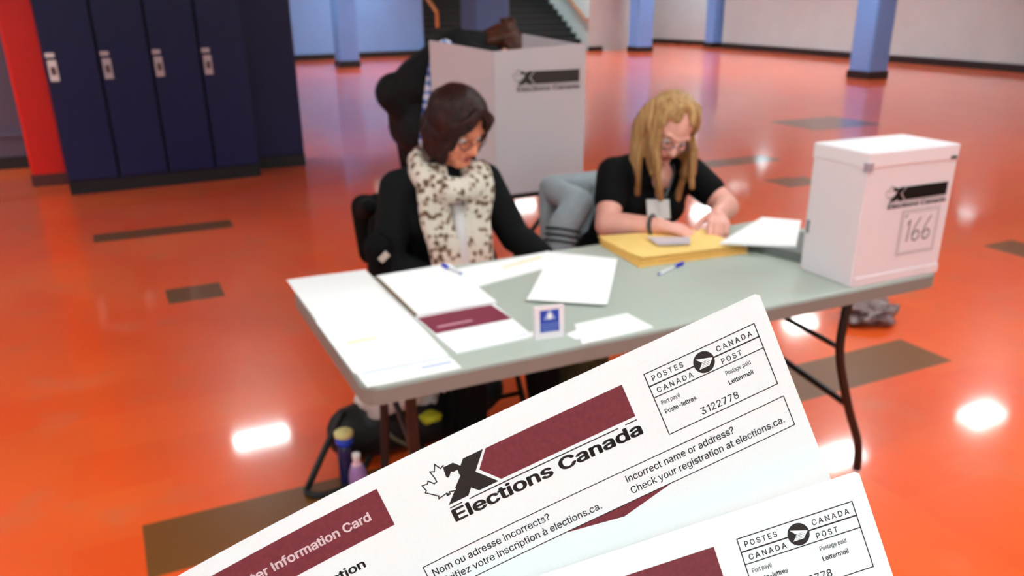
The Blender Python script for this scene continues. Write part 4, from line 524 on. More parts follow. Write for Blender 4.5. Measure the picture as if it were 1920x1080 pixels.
p6 = on_table('paper_sheet', 'small white slip at the front edge of the table beside the blue sign', 'paper', quad_sheet([(.60, .128), (.766, .134), (.772, .018), (.553, .006)], Z, Z + .0015), m_paper)
p7 = on_table('paper_slip', 'narrow white slip partly under the small white slip near the blue sign', 'paper', quad_sheet([(.545, .075), (.62, .10), (.66, .06), (.553, .034)], Z + .0018, Z + .0026), m_paper)
# little standing sign
sg = thing('tabletop_sign', 'small white folded card sign with a blue square standing on the table', 'sign', W(.462, .082, TH)[:], YAW - .12)
obj('card', B(0, .078, 0, .012, 0, .083, M=Matrix.Rotation(-.08, 4, 'X')), mat('sign_white', (236, 228, 232), .6), sg)
Ms = Matrix.Rotation(-.08, 4, 'X')
fl = lambda x, y, d=.0006: Ms @ V((x, -d, .083 - y))
obj('card_back', B(0, .078, .01, .05, 0, .002), m_paper, sg)
sq = Flat().poly([(.0135, .009), (.0645, .009), (.0645, .066), (.0135, .066)]); obj('blue_square', sq.mesh(fl), mat('sign_blue', (22, 64, 176), .5), sg)
ic = Flat().poly([(.036, .010), (.042, .010), (.056, .034), (.022, .034)]); obj('lamp_symbol', ic.mesh(lambda x, y: fl(x, y, .0012)), mat('sign_pale', (150, 170, 220), .5), sg)
ic = Flat().poly([(.039 + .006 * cos(k * pi / 8), .025 + .008 * sin(k * pi / 8)) for k in range(16)]); obj('light_spot', ic.mesh(lambda x, y: fl(x, y, .0018)), m_paper, sg)
ic = Flat()
for k, (a, b) in enumerate(((.017, .062), (.018, .06), (.018, .061), (.02, .056))): ic.line((a, .044 + k * .006), (b, .044 + k * .006), .0022)
obj('text_lines', ic.mesh(lambda x, y: fl(x, y, .0012)), mat('sign_text', (130, 150, 210), .5), sg)
# envelopes
m_env = mat('manila_paper', (252, 214, 128), .6, noise_amt=.04)
m_env2 = mat('manila_paper_dark', (234, 186, 100), .6, noise_amt=.05)
def env(label, pts, z0, z1, m, curl):
    t = on_table('manila_envelope', label, 'envelope', quad_sheet(pts, z0, z1, curl), m, 'manila envelopes under the blonde woman\'s hands', smooth=False); return t
env('manila envelope at the bottom of the stack under the blonde woman', [(1.045, .735), (1.02, .455), (1.43, .425), (1.45, .62)], Z, Z + .005, m_env2, .0)
env('manila envelope in the middle of the stack under the blonde woman', [(1.05, .75), (1.035, .47), (1.44, .44), (1.448, .64)], Z + .0055, Z + .0115, m_env2, .001)
env('bright yellow manila envelope on top of the stack under the blonde woman', [(1.055, .765), (1.05, .485), (1.43, .45), (1.44, .68)], Z + .0135, Z + .018, m_env, .002)
on_table('photo_slip', 'grey glossy slip lying on the top envelope under the writing hand', 'paper', quad_sheet([(1.19, .67), (1.17, .57), (1.27, .53), (1.32, .60)], Z + .0262, Z + .0268), mat('grey_slip', (206, 198, 204), .3))
# pens
def pen(label, p, q, z, body, capc):
    P0, P1 = V((p[0], p[1], z)), V((q[0], q[1], z)); d = P1 - P0
    t = thing('pen', label, 'pen', T0[:], YAW)
    obj('barrel', tube(bmesh.new(), [P0 + d * .06, P0 + d * .68], .0045, 10), body, t, smooth=True)
    obj('cap', tube(bmesh.new(), [P0 + d * .66, P0 + d * .96, P1], [.0058, .0058, .003], 10), capc, t, smooth=True)
    obj('tip', tube(bmesh.new(), [P0, P0 + d * .07], [.0012, .004], 8), capc, t, smooth=True)
m_bluep = mat('blue_plastic', (24, 40, 190), .3); m_clear = mat('white_plastic', (222, 224, 228), .3)
pen('white pen with a blue cap lying in front of the manila envelopes', (1.026, .362), (1.168, .425), Z + .0055, m_clear, m_bluep)
pen('white pen with blue ends lying across the papers before the dark-haired woman', (.478, .60), (.458, .715), Z + .0195, m_clear, m_bluep)
# low stack of ballots beside the box
stk = thing('paper_stack', 'stack of white papers on a low grey block for its side and shadow, between woman and ballot box', 'paper stack', T0[:], YAW)
obj('side_shadow_block', quad_sheet([(1.46, .46), (1.64, .60), (1.71, .45), (1.51, .26)], Z, Z + .030), mat('side_shadow_grey', (104, 108, 104), .5), stk)  # grey block standing in for the stack's side and the shadow below it
obj('sheets', quad_sheet([(1.345, .47), (1.70, .67), (1.79, .565), (1.54, .325)], Z + .031, Z + .038), m_paper, stk)

# ------------------------------------------------------------------ ballot box
bx = thing('ballot_box', 'tall white cardboard ballot box with black logo and number 166 on the table', 'ballot box', W(1.461, .014, TH)[:], YAW - .015)
m_card = mat('white_cardboard', (226, 218, 222), .6, spec=.3, noise_amt=.015, noise_scale=9)
BW, BD, BH = .357, .208, .393
obj('carton', B(0, BW, 0, BD, .001, BH - .035), m_card, bx, bevel=.004)
obj('lid', B(-.0025, BW + .0025, -.0025, BD + .0025, BH - .045, BH), mat('white_lid', (232, 226, 230), .5), bx, bevel=.005)
obj('bottom_fold', B(.01, BW, -.003, 0, .002, .028), m_card, bx)
m_tape = mat('clear_tape', (160, 152, 162), .25)
bm = bmesh.new(); box(bm, .0, .03, -.0075, -.0055, BH - .075, BH - .02, M=Matrix.Rotation(.5, 4, 'Y') @ Matrix.Translation((-.19, 0, .02)))
bm = B(-.0038, .016, -.0042, -.0024, BH - .052, BH - .028); box(bm, -.0042, -.0024, -.0038, .012, BH - .052, BH - .028); obj('corner_seal', bm, m_tape, bx)
bm = B(.326, .350, -.0042, -.0024, BH - .042, BH - .033); obj('black_mark', bm, mat('dark_mark', (48, 44, 48), .6), bx)
bm = B(-.003, 0, .19, .2, .12, .16); obj('side_slot', bm, mat('grey_slot', (120, 118, 124), .6), bx)  # small grey strip on the left side face
def box_face(x, y, d=.0016): return V((x, -d, y))
k = .252 / 90.5
def lg(x, y): return box_face(.335 + (x + 66.85) * k, .285 - (y - 11.07) * k * .95)
obj('logo_banner', logo_bar().mesh(lg), m_ink, bx); obj('logo_mark', logo_mark().mesh(lg), m_ink, bx)
obj('logo_lettering', logo_letters().mesh(lg), mat('grey_ink', (84, 78, 80), .7), bx)
f = Flat().rect(.165, .212, .318, .078, .0022)
obj('number_frame', f.rect(.17, .205, .313, .084, .0016).mesh(lambda x, y: box_face(x, y)), mat('faint_ink', (160, 150, 154), .7), bx)
f = Flat().line((.18, -.075), (.187, -.079), .004).path([(.196, -.052), (.203, -.064), (.200, 0)], .004)
for dx in (0, .043):
    f.path([(.245 + dx, -.068), (.228 + dx, -.045), (.219 + dx, -.02), (.222 + dx, -.004), (.233 + dx, .002), (.246 + dx, -.006), (.248 + dx, -.02), (.238 + dx, -.030), (.226 + dx, -.024), (.220 + dx, -.014)], .004)
obj('number', f.mesh(lambda x, y: box_face(x + .0, .118 - y)), mat('pencil_grey', (112, 104, 108), .7), bx)

# ------------------------------------------------------------------ voting screen on its stand
st = thing('folding_stand', 'small black-legged stand carrying the white cardboard voting screen', 'stand', W(1.04, 1.655, 0)[:], YAW)
obj('board', B(0, .5, .0, .44, .70, .725), mat('dark_board', (58, 50, 50), .5), st)
for p in ([(.10, .01, .70), (-.10, .01, .44), (-.42, .01, .012)], [(.35, .01, .70), (.16, .01, .48), (-.16, .01, .012)], [(.10, .42, .70), (-.10, .42, .44), (-.42, .42, .012)], [(.35, .42, .70), (.16, .42, .48), (-.16, .42, .012)]):
    obj('leg', tube(bmesh.new(), p, .011, 8), m_leg, st, smooth=True)
sc = thing('voting_screen', 'white cardboard three-panel voting screen with black logo, in front of bent voter', 'voting screen', W(1.061, 1.633, .726)[:], YAW)
m_scr = mat('screen_cardboard', (204, 194, 198), .65, spec=.25)
HS = .60
def panel(p, q, h0, h1, name):
    p, q = V(p), V(q); d = (q - p).normalized(); n_ = V((-d.y, d.x, 0)) * .0025; bm = bmesh.new()
    c = [p - n_, q - n_, q + n_, p + n_]; lo = [bm.verts.new(x) for x in c]; hi = [bm.verts.new(V((x.x, x.y, h))) for x, h in zip(c, (h0, h1, h1, h0))]
    bm.faces.new(lo[::-1]); bm.faces.new(hi)
    for i in range(4): bm.faces.new([lo[i], lo[(i + 1) % 4], hi[(i + 1) % 4], hi[i]])
    return obj(name, bm, m_scr, sc)
panel((0, 0, 0), (.445, .02, 0), HS + .0, HS + .02, 'front_panel')
panel((-.165, .30, 0), (-.0, .003, 0), HS + .035, HS, 'side_panel')
panel((.445, .02, 0), (.30, .34, 0), HS + .012, HS + .05, 'side_panel')
ks = (.445 * .86) / 90.5
def ls(x, y): return V((.415 + (x + 66.85) * ks, -.0042 + (.415 + (x + 66.85) * ks) * .045, HS - .085 - (y - 11.07) * ks * .97))
m_ink2 = mat('brown_black_ink', (50, 42, 38), .7)
ks = .33 / 90.5
obj('logo_banner', logo_bar().mesh(ls), m_ink2, sc); obj('logo_mark', logo_mark().mesh(ls), m_ink2, sc); obj('logo_lettering', logo_letters().mesh(ls), mat('grey_ink2', (104, 92, 92), .7), sc)

# ------------------------------------------------------------------ the two cards held up before the camera
def rotvec(a):
    a = V(a); return Matrix.Rotation(a.length, 3, a.normalized())
def card_surface(X, curl2=0):
    M = rotvec(X[:3]); t = V((X[3] * 100, X[4] * 100, -300 - 100 * X[5]))
    def P(u, v):
        u, v = u / 100, v / 100; s = -(u * cos(X[8]) + v * sin(X[8])); w_ = X[6] * s * s + X[7] * s ** 3
        if curl2: w_ += curl2 * max(0, -u - 1.3) ** 2
        return CM @ ((M @ V((u, -v, w_)) * 100 + t) / 1000)
    def Nn(u, v):
        return (P(u + .5, v) - P(u - .5, v)).cross(P(u, v - .5) - P(u, v + .5)).normalized()
    return P, Nn
m_cardp = mat('card_stock', (236, 249, 251), .6, spec=.25, noise_amt=.012, noise_scale=900)
m_cink = mat('card_ink', (26, 24, 22), .6, noise_amt=.15, noise_scale=900)
m_ctext = mat('card_text', (5, 5, 5), .6)
m_cmar = mat('card_maroon', (116, 43, 54), .55, noise_amt=.14, noise_scale=500)
m_cmarw = mat('card_reverse_text', (246, 226, 230), .6)
def make_card(X, label, h, curl2=0, edge=None, wd=252, nick=1.6):
    P, Nn = card_surface(X, curl2); O = P(-60, 40)
    t = thing('information_card', label, 'card', O[:], 0)
    fl = Flat(); fl.poly([(-wd, 0), (-nick, 0), (0, nick * .8), (0, h), (-wd, h)]); bm = fl.mesh(lambda u, v: V((u, v, 0)), cut=4)
    g = bmesh.ops.triangulate(bm, faces=bm.faces[:]); bmesh.ops.recalc_face_normals(bm, faces=bm.faces)
    top = {}; out = bmesh.new()
    for v in bm.verts:
        p, n_ = P(v.co.x, v.co.y), Nn(v.co.x, v.co.y); top[v] = (out.verts.new(p - O), out.verts.new(p - n_ * .00022 - O))
    for f_ in bm.faces:
        out.faces.new([top[v][0] for v in f_.verts]); out.faces.new([top[v][1] for v in reversed(f_.verts)])
    for e in bm.edges:
        if len(e.link_faces) == 1:
            a, b = e.verts; out.faces.new([top[a][0], top[b][0], top[b][1], top[a][1]])
    bm.free(); obj('paper', out, m_cardp, t)
    def pr_(name, F, m, k=1, lab=None):
        o = obj(name, F.mesh(lambda u, v: P(u, v) + Nn(u, v) * (.00006 * k) - O, cut=4), m, t)
        if lab: o['label'] = lab
    pr_('logo_banner', logo_bar(), m_cmar, 1, 'maroon banner bar'); pr_('logo_mark', logo_mark(), m_cink); pr_('logo_lettering', logo_letters(), m_cink)
    pr_('postage_frame', postage_frame(), m_ctext); pr_('postage_roundel', postage_circle(), m_cink, 2, 'black round postal emblem'); pr_('roundel_wing', postage_wing(), m_cardp, 3); pr_('postage_lettering', postage_text(), m_ctext)
    pr_('notice_frame', info_frame(), m_ctext); pr_('notice_lettering', info_text(), m_ctext, 2); pr_('pointer_wedge', wedge(), m_cmar, 1, 'maroon pointed wedge')
    pr_('title_banner', title_bar(), m_cmar, 1, 'maroon title banner')
    pr_('title_lettering', title_fix(title_text(), -236.5, -180.6), m_cmarw, 2, 'white bold title'); pr_('subtitle_lettering', title_fix(election_text(), -213.5, -190.7), m_ctext)
    return t
X1 = (0.158844, 0.10185, 0.424324, 0.949179, 0.137714, 0.399808, -0.052679, 0.034316, 6.586753)
X2 = (-0.039482, 0.030495, 0.306887, 1.36713, -0.596635, 0.422609, 0, 0, 0)
make_card(X1, 'white voter information card held nearest, with maroon banner, logo and postal mark', 96)
make_card(X2, 'second white voter information card overlapping the first at the lower right', 96, .22)

# ------------------------------------------------------------------ people
def tf(M, p): return M @ V(p)
def axes(origin, F, U):
    F = V(F).normalized(); U = V(U); U = (U - F * U.dot(F)).normalized(); R_ = F.cross(U)      # R_ = the person's right
    m = Matrix((R_, F, U)).transposed().to_4x4(); m.translation = V(origin); return m
def head_prims(bm, M, s=1.0):
    e = lambda c, r: ell(bm, [q * s for q in c], [q * s for q in r], M)
    c_ = lambda a, b, r0, r1: cap(bm, tf(M, [q * s for q in a]), tf(M, [q * s for q in b]), r0 * s, r1 * s)
    e((0, -.012, .035), (.074, .094, .082)); e((0, .03, -.035), (.056, .056, .07)); e((0, .0, -.02), (.066, .07, .075))
    c_((-.012, .066, -.085), (.012, .066, -.085), .022, .022)
    c_((-.036, .055, -.025), (-.03, .05, -.06), .028, .02); c_((.036, .055, -.025), (.03, .05, -.06), .028, .02)
    c_((0, .082, .015), (0, .103, -.022), .009, .013); c_((-.012, .09, -.025), (.012, .09, -.025), .009, .009)
    c_((-.04, .068, .03), (-.008, .079, .028), .012, .011); c_((.04, .068, .03), (.008, .079, .028), .012, .011)
    c_((-.018, .08, -.052), (.018, .08, -.052), .009, .009); c_((-.015, .078, -.064), (.015, .078, -.064), .009, .009)
    for x in (-1, 1): e((x * .074, -.012, -.01), (.012, .022, .032))
def face_parts(t, M, s=1.0, lip=(170, 80, 80), glasses=True, gcol=(60, 50, 50)):
    "eyes, lips and spectacles as parts"
    def q(p): return tf(M, [c * s for c in p])
    m_eye = mat('eye_white', (226, 216, 210), .3); m_iris = mat('dark_iris', (40, 30, 24), .2)
    for x in (-.031, .031):
        bm = bmesh.new(); ell(bm, q((x, .066, .006)), (.0125 * s,) * 3, None, 12, 8); e_ = obj('eye', bm, m_eye, t, smooth=True)
        bm = bmesh.new(); ell(bm, q((x, .0755, .003)), (.0055 * s,) * 3, None, 10, 6); obj('iris', bm, m_iris, e_, smooth=True)
        bm = bmesh.new(); tube(bm, smooth_path([q((x - .016, .071, .027)), q((x, .083, .033)), q((x + .016, .077, .03))], 3), .0022 * s, 6); obj('eyebrow', bm, mat('brow_hair', (84, 58, 44), .7), t)
    bm = bmesh.new(); tube(bm, smooth_path([q((-.025, .079, -.056)), q((-.01, .0885, -.053)), q((0, .0895, -.055)), q((.01, .0885, -.053)), q((.025, .079, -.056))], 4), [.002 * s] + [.0042 * s] * 15 + [.002 * s], 8)
    tube(bm, smooth_path([q((-.02, .079, -.063)), q((0, .088, -.066)), q((.02, .079, -.063))], 4), [.002 * s] + [.0048 * s] * 7 + [.002 * s], 8)
    obj('lips', bm, mat('lip_skin', lip, .4), t, smooth=True)
    if glasses:
        bm = bmesh.new(); mg = mat('glasses_frame_%d' % gcol[0], gcol, .3)
        for x in (-.033, .033):
            tube(bm, [q((x + .024 * cos(a * pi / 8), .094 - abs(x + .024 * cos(a * pi / 8)) * .12, .002 + .017 * sin(a * pi / 8))) for a in range(16)], .0018 * s, 6, closed=True)
            sx = 1 if x > 0 else -1; tube(bm, [q((sx * .057, .086, .006)), q((sx * .078, .02, .006)), q((sx * .079, -.02, .0))], .0016 * s, 6)
        tube(bm, [q((-.009, .095, .004)), q((0, .099, .007)), q((.009, .095, .004))], .0018 * s, 6)
        obj('glasses', bm, mg, t, smooth=True)
def hand_prims(bm, w, d, n, side=1, curl=(.35, .5, .4), spread=.05, k=1.0, thumb=.6):
    "w wrist, d direction of the fingers, n back of the hand, side: +1 thumb towards d x n"
    w, d, n = V(w), V(d).normalized(), V(n); n = (n - d * n.dot(d)).normalized(); s = d.cross(n) * side; k *= 1.0
    cap(bm, w - d * .01, w + d * .025 * k, .024 * k, .024 * k)
    for i, o in enumerate((.031, .0105, -.0105, -.030)):
        kn = w + d * (.083, .087, .083, .075)[i] * k + s * o * k
        cap(bm, w + d * .02 * k + s * o * .55 * k, kn, .0145 * k, .0115 * k, 10, 4)
        p = kn; a = 0; dd = (d + s * spread * (1.5 - i)).normalized()
        for j, (L, r0, r1) in enumerate(((.040, .0098, .0088), (.025, .0088, .008), (.02, .008, .007))):
            a += curl[j] * (1 + .12 * i); v = dd * cos(a) - n * sin(a); q = p + v * L * k * (.93, 1, .95, .78)[i]; cap(bm, p, q, r0 * k, r1 * k, 10, 4); p = q
    p = w + d * .022 * k + s * .025 * k; v = (d * .55 + s * .75 - n * .3).normalized()
    q = p + v * .042 * k; cap(bm, p, q, .0155 * k, .0115 * k, 10, 4); v2 = (v * (1 - thumb) + d * thumb - n * .25).normalized(); r = q + v2 * .034 * k; cap(bm, q, r, .0112 * k, .0095 * k, 10, 4); cap(bm, r, r + (v2 + d * .4).normalized() * .02 * k, .0095 * k, .0078 * k, 10, 4)
def torso_prims(bm, J, g=0.0, k=1.0):
    c = lambda a, b, r0, r1: cap(bm, a, b, r0 * k + g, r1 * k + g)
    hl, hr, ch, nb = V(J['hipL']), V(J['hipR']), V(J['chest']), V(J['neck'])
    pel = (hl + hr) / 2; sd = (V(J['shR']) - V(J['shL'])).normalized(); hs = (hr - hl).normalized()
    c(hl, hr, .10, .10)
    c(pel - hs * .04 + V((0, 0, .05)), ch - sd * .05 - V((0, 0, .02)), .105, .10); c(pel + hs * .04 + V((0, 0, .05)), ch + sd * .05 - V((0, 0, .02)), .105, .10)
    c(ch - sd * .075, ch + sd * .075, .098, .098)
    c(ch + (V(J['shL']) - ch) * .55, nb, .07, .05); c(ch + (V(J['shR']) - ch) * .55, nb, .07, .05)
    c(V(J['shL']) * .75 + V(J['shR']) * .25, V(J['shL']) * .25 + V(J['shR']) * .75, .062, .062)
    c(nb - V((0, 0, .01)), V(J['shL']), .046, .05); c(nb - V((0, 0, .01)), V(J['shR']), .046, .05)
    f = V(J.get('front', (0, -1, 0)))
    if J.get('bust', 1):
        for q in (-.07, .07): ell(bm, ch + sd * q + f * .065 + V((0, 0, -.02)), (.062 * k + g, .055 * k + g, .06 * k + g))
def arm_prims(bm, J, g=0.0, sides='LR', upto=1.0, k=1.0):
    for s in sides:
        sh, el, wr = V(J['sh' + s]), V(J['el' + s]), V(J['wr' + s])
        if upto <= .5:
            t_ = upto / .5; cap(bm, sh, sh.lerp(el, t_), .052 * k + g, (.052 - .008 * t_) * k + g)
        else:
            cap(bm, sh, el, .052 * k + g, .042 * k + g); t_ = (upto - .5) / .5; m = el.lerp(wr, .3)
            cap(bm, el, m, .041 * k + g, .042 * k + g); cap(bm, m, el.lerp(wr, t_), .042 * k + g, (.042 - .017 * t_) * k + g * .8)
def leg_prims(bm, J, g=0.0, k=1.0):
    for s in 'LR':
        h, n, a = V(J['hip' + s]), V(J['kn' + s]), V(J['an' + s])
        cap(bm, h, n, .086 * k + g, .058 * k + g); cap(bm, n, n.lerp(a, .35), .056 * k + g, .056 * k + g); cap(bm, n.lerp(a, .35), a, .056 * k + g, .036 * k + g)
def foot_prims(bm, a, d, g=0.0):
    a = V(a); d = V(d).normalized(); h = V((a.x, a.y, .035)); cap(bm, a, h - d * .03, .036 + g, .032 + g); cap(bm, h - d * .04, h + d * .08, .034 + g, .032 + g); cap(bm, h + d * .08, h + d * .15, .032 + g, .024 + g)
def shoe(t, a, d, m):
    bm = bmesh.new(); a = V(a); d = V(d).normalized(); h = V((a.x, a.y, .05)); cap(bm, h - d * .045 + V((0, 0, .01)), h + d * .08, .047, .042); cap(bm, h + d * .08, h + d * .16 - V((0, 0, .008)), .042, .036); cap(bm, h - d * .04 + V((0, 0, .03)), h + V((0, 0, .035)), .045, .043)
    bmesh.ops.bisect_plane(bm, geom=bm.verts[:] + bm.edges[:] + bm.faces[:], plane_co=(0, 0, .006), plane_no=(0, 0, 1), clear_inner=True)
    obj('shoe', bm, m, t, smooth=True)

def hair_mat(name, c0, c1, rough=.42, ombre=None):
    m = bpy.data.materials.new(name); m.use_nodes = True; nt = m.node_tree; b = nt.nodes['Principled BSDF']; N = nt.nodes; L = nt.links
    tc = N.new('ShaderNodeTexCoord'); mp = N.new('ShaderNodeMapping'); mp.inputs['Scale'].default_value = (90, 90, 9); L.new(tc.outputs['Object'], mp.inputs['Vector'])
    n = N.new('ShaderNodeTexNoise'); n.inputs['Scale'].default_value = 1; n.inputs['Detail'].default_value = 4; L.new(mp.outputs[0], n.inputs['Vector'])
    r = N.new('ShaderNodeValToRGB'); r.color_ramp.elements[0].color = rgb(c0); r.color_ramp.elements[1].color = rgb(c1); r.color_ramp.elements[0].position = .35; r.color_ramp.elements[1].position = .68
    L.new(n.outputs['Fac'], r.inputs['Fac']); L.new(r.outputs[0], b.inputs['Base Color']); b.inputs['Roughness'].default_value = rough; b.inputs['Specular IOR Level'].default_value = .25
    if ombre:       # the lengths are dyed a warmer brown than the crown
        sp_ = N.new('ShaderNodeSeparateXYZ'); L.new(tc.outputs['Object'], sp_.inputs[0]); mr = N.new('ShaderNodeMapRange'); mr.inputs['From Min'].default_value = ombre[0]; mr.inputs['From Max'].default_value = ombre[1]; L.new(sp_.outputs[2], mr.inputs['Value'])
        mx = N.new('ShaderNodeMix'); mx.data_type = 'RGBA'; mx.blend_type = 'MIX'; mx.inputs['A'].default_value = rgb((136, 78, 40)); L.new(r.outputs[0], mx.inputs['B'])
        m2 = N.new('ShaderNodeMath'); m2.operation = 'MULTIPLY_ADD'; m2.inputs[1].default_value = .7; m2.inputs[2].default_value = .3; L.new(mr.outputs[0], m2.inputs[0]); L.new(m2.outputs[0], mx.inputs['Factor']); L.new(mx.outputs['Result'], b.inputs['Base Color'])
    bp = N.new('ShaderNodeBump'); bp.inputs['Strength'].default_value = .5; bp.inputs['Distance'].default_value = .004; L.new(n.outputs['Fac'], bp.inputs['Height']); L.new(bp.outputs[0], b.inputs['Normal'])
    return m
m_skin = mat('skin_fair', (232, 178, 160), .5, spec=.35, noise_amt=.04, noise_scale=30)
m_skin2 = mat('skin_warm', (222, 140, 108), .5, spec=.35, noise_amt=.04, noise_scale=30)
m_skin2b = mat('skin_rosy', (232, 168, 152), .5, spec=.35, noise_amt=.05, noise_scale=30)

def hair_locks(bm, M, spec, G_, ra=.088, rb=.106, rc=.094, jit=.004, rng=None):
    "locks: (azimuth deg from the face, how far down in head units, hang length)"
    rng = rng or random.Random(3); G_ = V(G_); Mi = M.to_3x3()
    for az, zend, hang, r in spec:
        a = radians(az); pts = []; rr = []
        for i in range(9):
            ph = radians(86 - i * (86 - zend) / 8)
            k = 1 + .03 * sin(i * 1.7 + az)
            p = V((sin(a) * cos(ph) * ra * k, cos(a) * cos(ph) * rb * k - .012, sin(ph) * rc + .03)); pts.append(M @ p); rr.append(r * (1.0 if i < 7 else .9))
        if hang:
            out = Mi @ V((sin(a), cos(a) * .6, 0)); p = pts[-1]; st = 6
            for j in range(1, st + 1):
                t = j / st; q = p + G_ * hang * t + out * .012 * sin(t * 3) * (1 - t) + V((rng.uniform(-jit, jit), rng.uniform(-jit, jit), 0)); pts.append(q); rr.append(r * (1 - .28 * t))
        for i in range(len(pts) - 1): cap(bm, pts[i], pts[i + 1], rr[i], rr[i + 1], 8, 3)

def LC(a, b, z=0): return V((a, b, z))       # table-side coordinates, used as the local frame of every seated figure
def person(label, base, group=None):
    return thing('person', label, 'person', W(*base)[:], YAW, group)

# ---- the dark-haired woman
b1 = V((.58, 1.1, 0)); t1 = person('seated woman with dark brown bob, glasses, patterned scarf and black cardigan', (b1.x, b1.y, 0))
def L1_(*p): return V(p) - b1
J = dict(hipL=L1_(.50, 1.20, .545), hipR=L1_(.68, 1.20, .545), chest=L1_(.585, 1.07, .845), neck=L1_(.60, 1.01, .985), shL=L1_(.435, 1.045, .935), shR=L1_(.745, 1.035, .935),
         elL=L1_(.365, 1.0, .69), wrL=L1_(.50, .90, .655), elR=L1_(.835, .97, .735), wrR=L1_(.80, .79, .785), knL=L1_(.56, .80, .52), knR=L1_(.84, .80, .52), anL=L1_(.58, .80, .09), anR=L1_(.86, .78, .09), front=(.1, -1, 0))
J['wrR'] = L1_(.875, .815, .705)
MH1 = axes(L1_(.618, .955, 1.135), (.32, -.86, -.52), (.10, -.30, 1))
bm = bmesh.new(); torso_prims(bm, J, -.004, .96); arm_prims(bm, J, -.002); leg_prims(bm, J); foot_prims(bm, J['anL'], (0, -1, 0)); foot_prims(bm, J['anR'], (.1, -1, 0))
cap(bm, J['neck'] - V((0, 0, .02)), MH1 @ V((0, -.02, -.05)), .052, .05); head_prims(bm, MH1, 1.0)
hand_prims(bm, J['wrR'], (-.5, -.15, -.8), (.3, -.8, .3), side=-1, curl=(.2, .35, .3)); hand_prims(bm, J['wrL'], (.8, -.1, -.4), (0, -.1, 1), side=1, curl=(.2, .35, .3))
link('body', remesh(bm, .0042, 2, 'body'), t1, m_skin2)
face_parts(t1, MH1, 1.0, lip=(176, 78, 74), gcol=(74, 40, 40))
m_cardi = mat('black_knit', (12, 14, 15), .85, spec=.2, bump=.3, bump_scale=250)
bm = bmesh.new(); torso_prims(bm, J, .016); arm_prims(bm, J, .014, upto=.99); cap(bm, L1_(.47, 1.12, .62), L1_(.70, 1.12, .62), .12, .12)
link('cardigan', remesh(bm, .007, 4, 'cardigan'), t1, m_cardi)
bm = bmesh.new(); leg_prims(bm, J, .016); cap(bm, J['hipL'], J['hipR'], .115, .115); link('trousers', remesh(bm, .008, 4, 'trousers'), t1, mat('black_trousers', (5, 5, 8), .85, spec=.2))
for a_ in ('anL', 'anR'): shoe(t1, J[a_], (0, -1, 0), mat('black_shoe', (18, 16, 16), .4))
# scarf
def scarf_mat():
    m = bpy.data.materials.new('animal_print_scarf'); m.use_nodes = True; nt = m.node_tree; N = nt.nodes; L = nt.links; b = N['Principled BSDF']
    tc = N.new('ShaderNodeTexCoord'); n = N.new('ShaderNodeTexNoise'); n.inputs['Scale'].default_value = 34; n.inputs['Detail'].default_value = 2
    v = N.new('ShaderNodeTexVoronoi'); v.inputs['Scale'].default_value = 44; L.new(tc.outputs['Object'], n.inputs['Vector']); L.new(tc.outputs['Object'], v.inputs['Vector'])
    r = N.new('ShaderNodeValToRGB'); e = r.color_ramp.elements; e[0].position = .26; e[0].color = rgb((92, 70, 52)); e[1].position = .46; e[1].color = rgb((212, 202, 188))
    x = e.new(.36); x.color = rgb((146, 118, 96))
    ad = N.new('ShaderNodeMath'); ad.operation = 'MULTIPLY_ADD'; ad.inputs[1].default_value = .9; L.new(n.outputs['Fac'], ad.inputs[0]); mu = N.new('ShaderNodeMath'); mu.operation = 'MULTIPLY'; mu.inputs[1].default_value = .62; L.new(v.outputs['Distance'], mu.inputs[0])
    L.new(mu.outputs[0], ad.inputs[2]); sb = N.new('ShaderNodeMath'); sb.operation = 'SUBTRACT'; sb.inputs[1].default_value = .30; L.new(ad.outputs[0], sb.inputs[0]); L.new(sb.outputs[0], r.inputs['Fac'])
    L.new(r.outputs[0], b.inputs['Base Color']); b.inputs['Roughness'].default_value = .9; b.inputs['Sheen Weight'].default_value = .2
    bp = N.new('ShaderNodeBump'); bp.inputs['Strength'].default_value = .4; L.new(n.outputs['Fac'], bp.inputs['Height']); L.new(bp.outputs[0], b.inputs['Normal']); return m
bm = bmesh.new(); nk = L1_(.592, 1.0, .985)
ring = [nk + V((.100 * cos(a), .092 * sin(a) - .012, .045 * sin(a) - .012 * cos(a))) for a in [2 * pi * i / 18 for i in range(18)]]
for i in range(18): cap(bm, ring[i], ring[(i + 1) % 18], .036 + .006 * sin(i * 2.1), .036 + .006 * sin((i + 1) * 2.1), 10, 3)
for i in range(18): cap(bm, ring[i] * 1.0 + V((0, 0, .022)), ring[(i + 1) % 18] + V((0, 0, .022)), .026, .026, 8, 3)
for off in (-.024, .004, .03):
    p = smooth_path([L1_(.525 + off, .965, 1.0), L1_(.515 + off, .93, .93), L1_(.52 + off, .925, .84), L1_(.535 + off, .905, .76), L1_(.545 + off, .885, .66)], 4)
    for i in range(len(p) - 1): cap(bm, p[i], p[i + 1], .03, .03, 8, 3)
for off in (-.03, 0, .024):
    p = smooth_path([L1_(.68 + off, .955, 1.0), L1_(.685 + off, .925, .93), L1_(.665 + off, .92, .84), L1_(.662 + off, .90, .76), L1_(.66 + off, .885, .66)], 4)
    for i in range(len(p) - 1): cap(bm, p[i], p[i + 1], .028, .028, 8, 3)
link('scarf', remesh(bm, .006, 2, 'scarf'), t1, scarf_mat())
bm = bmesh.new(); p = smooth_path([L1_(.60, .955, .90), L1_(.603, .925, .84), L1_(.60, .90, .76), L1_(.60, .885, .68)], 3)
for i in range(len(p) - 1): cap(bm, p[i], p[i + 1], .026, .026, 8, 3)
link('blouse_front', remesh(bm, .006, 2), t1, mat('pale_grey_blouse', (206, 200, 198), .8))
bm = bmesh.new(); rng = random.Random(5); sp = []
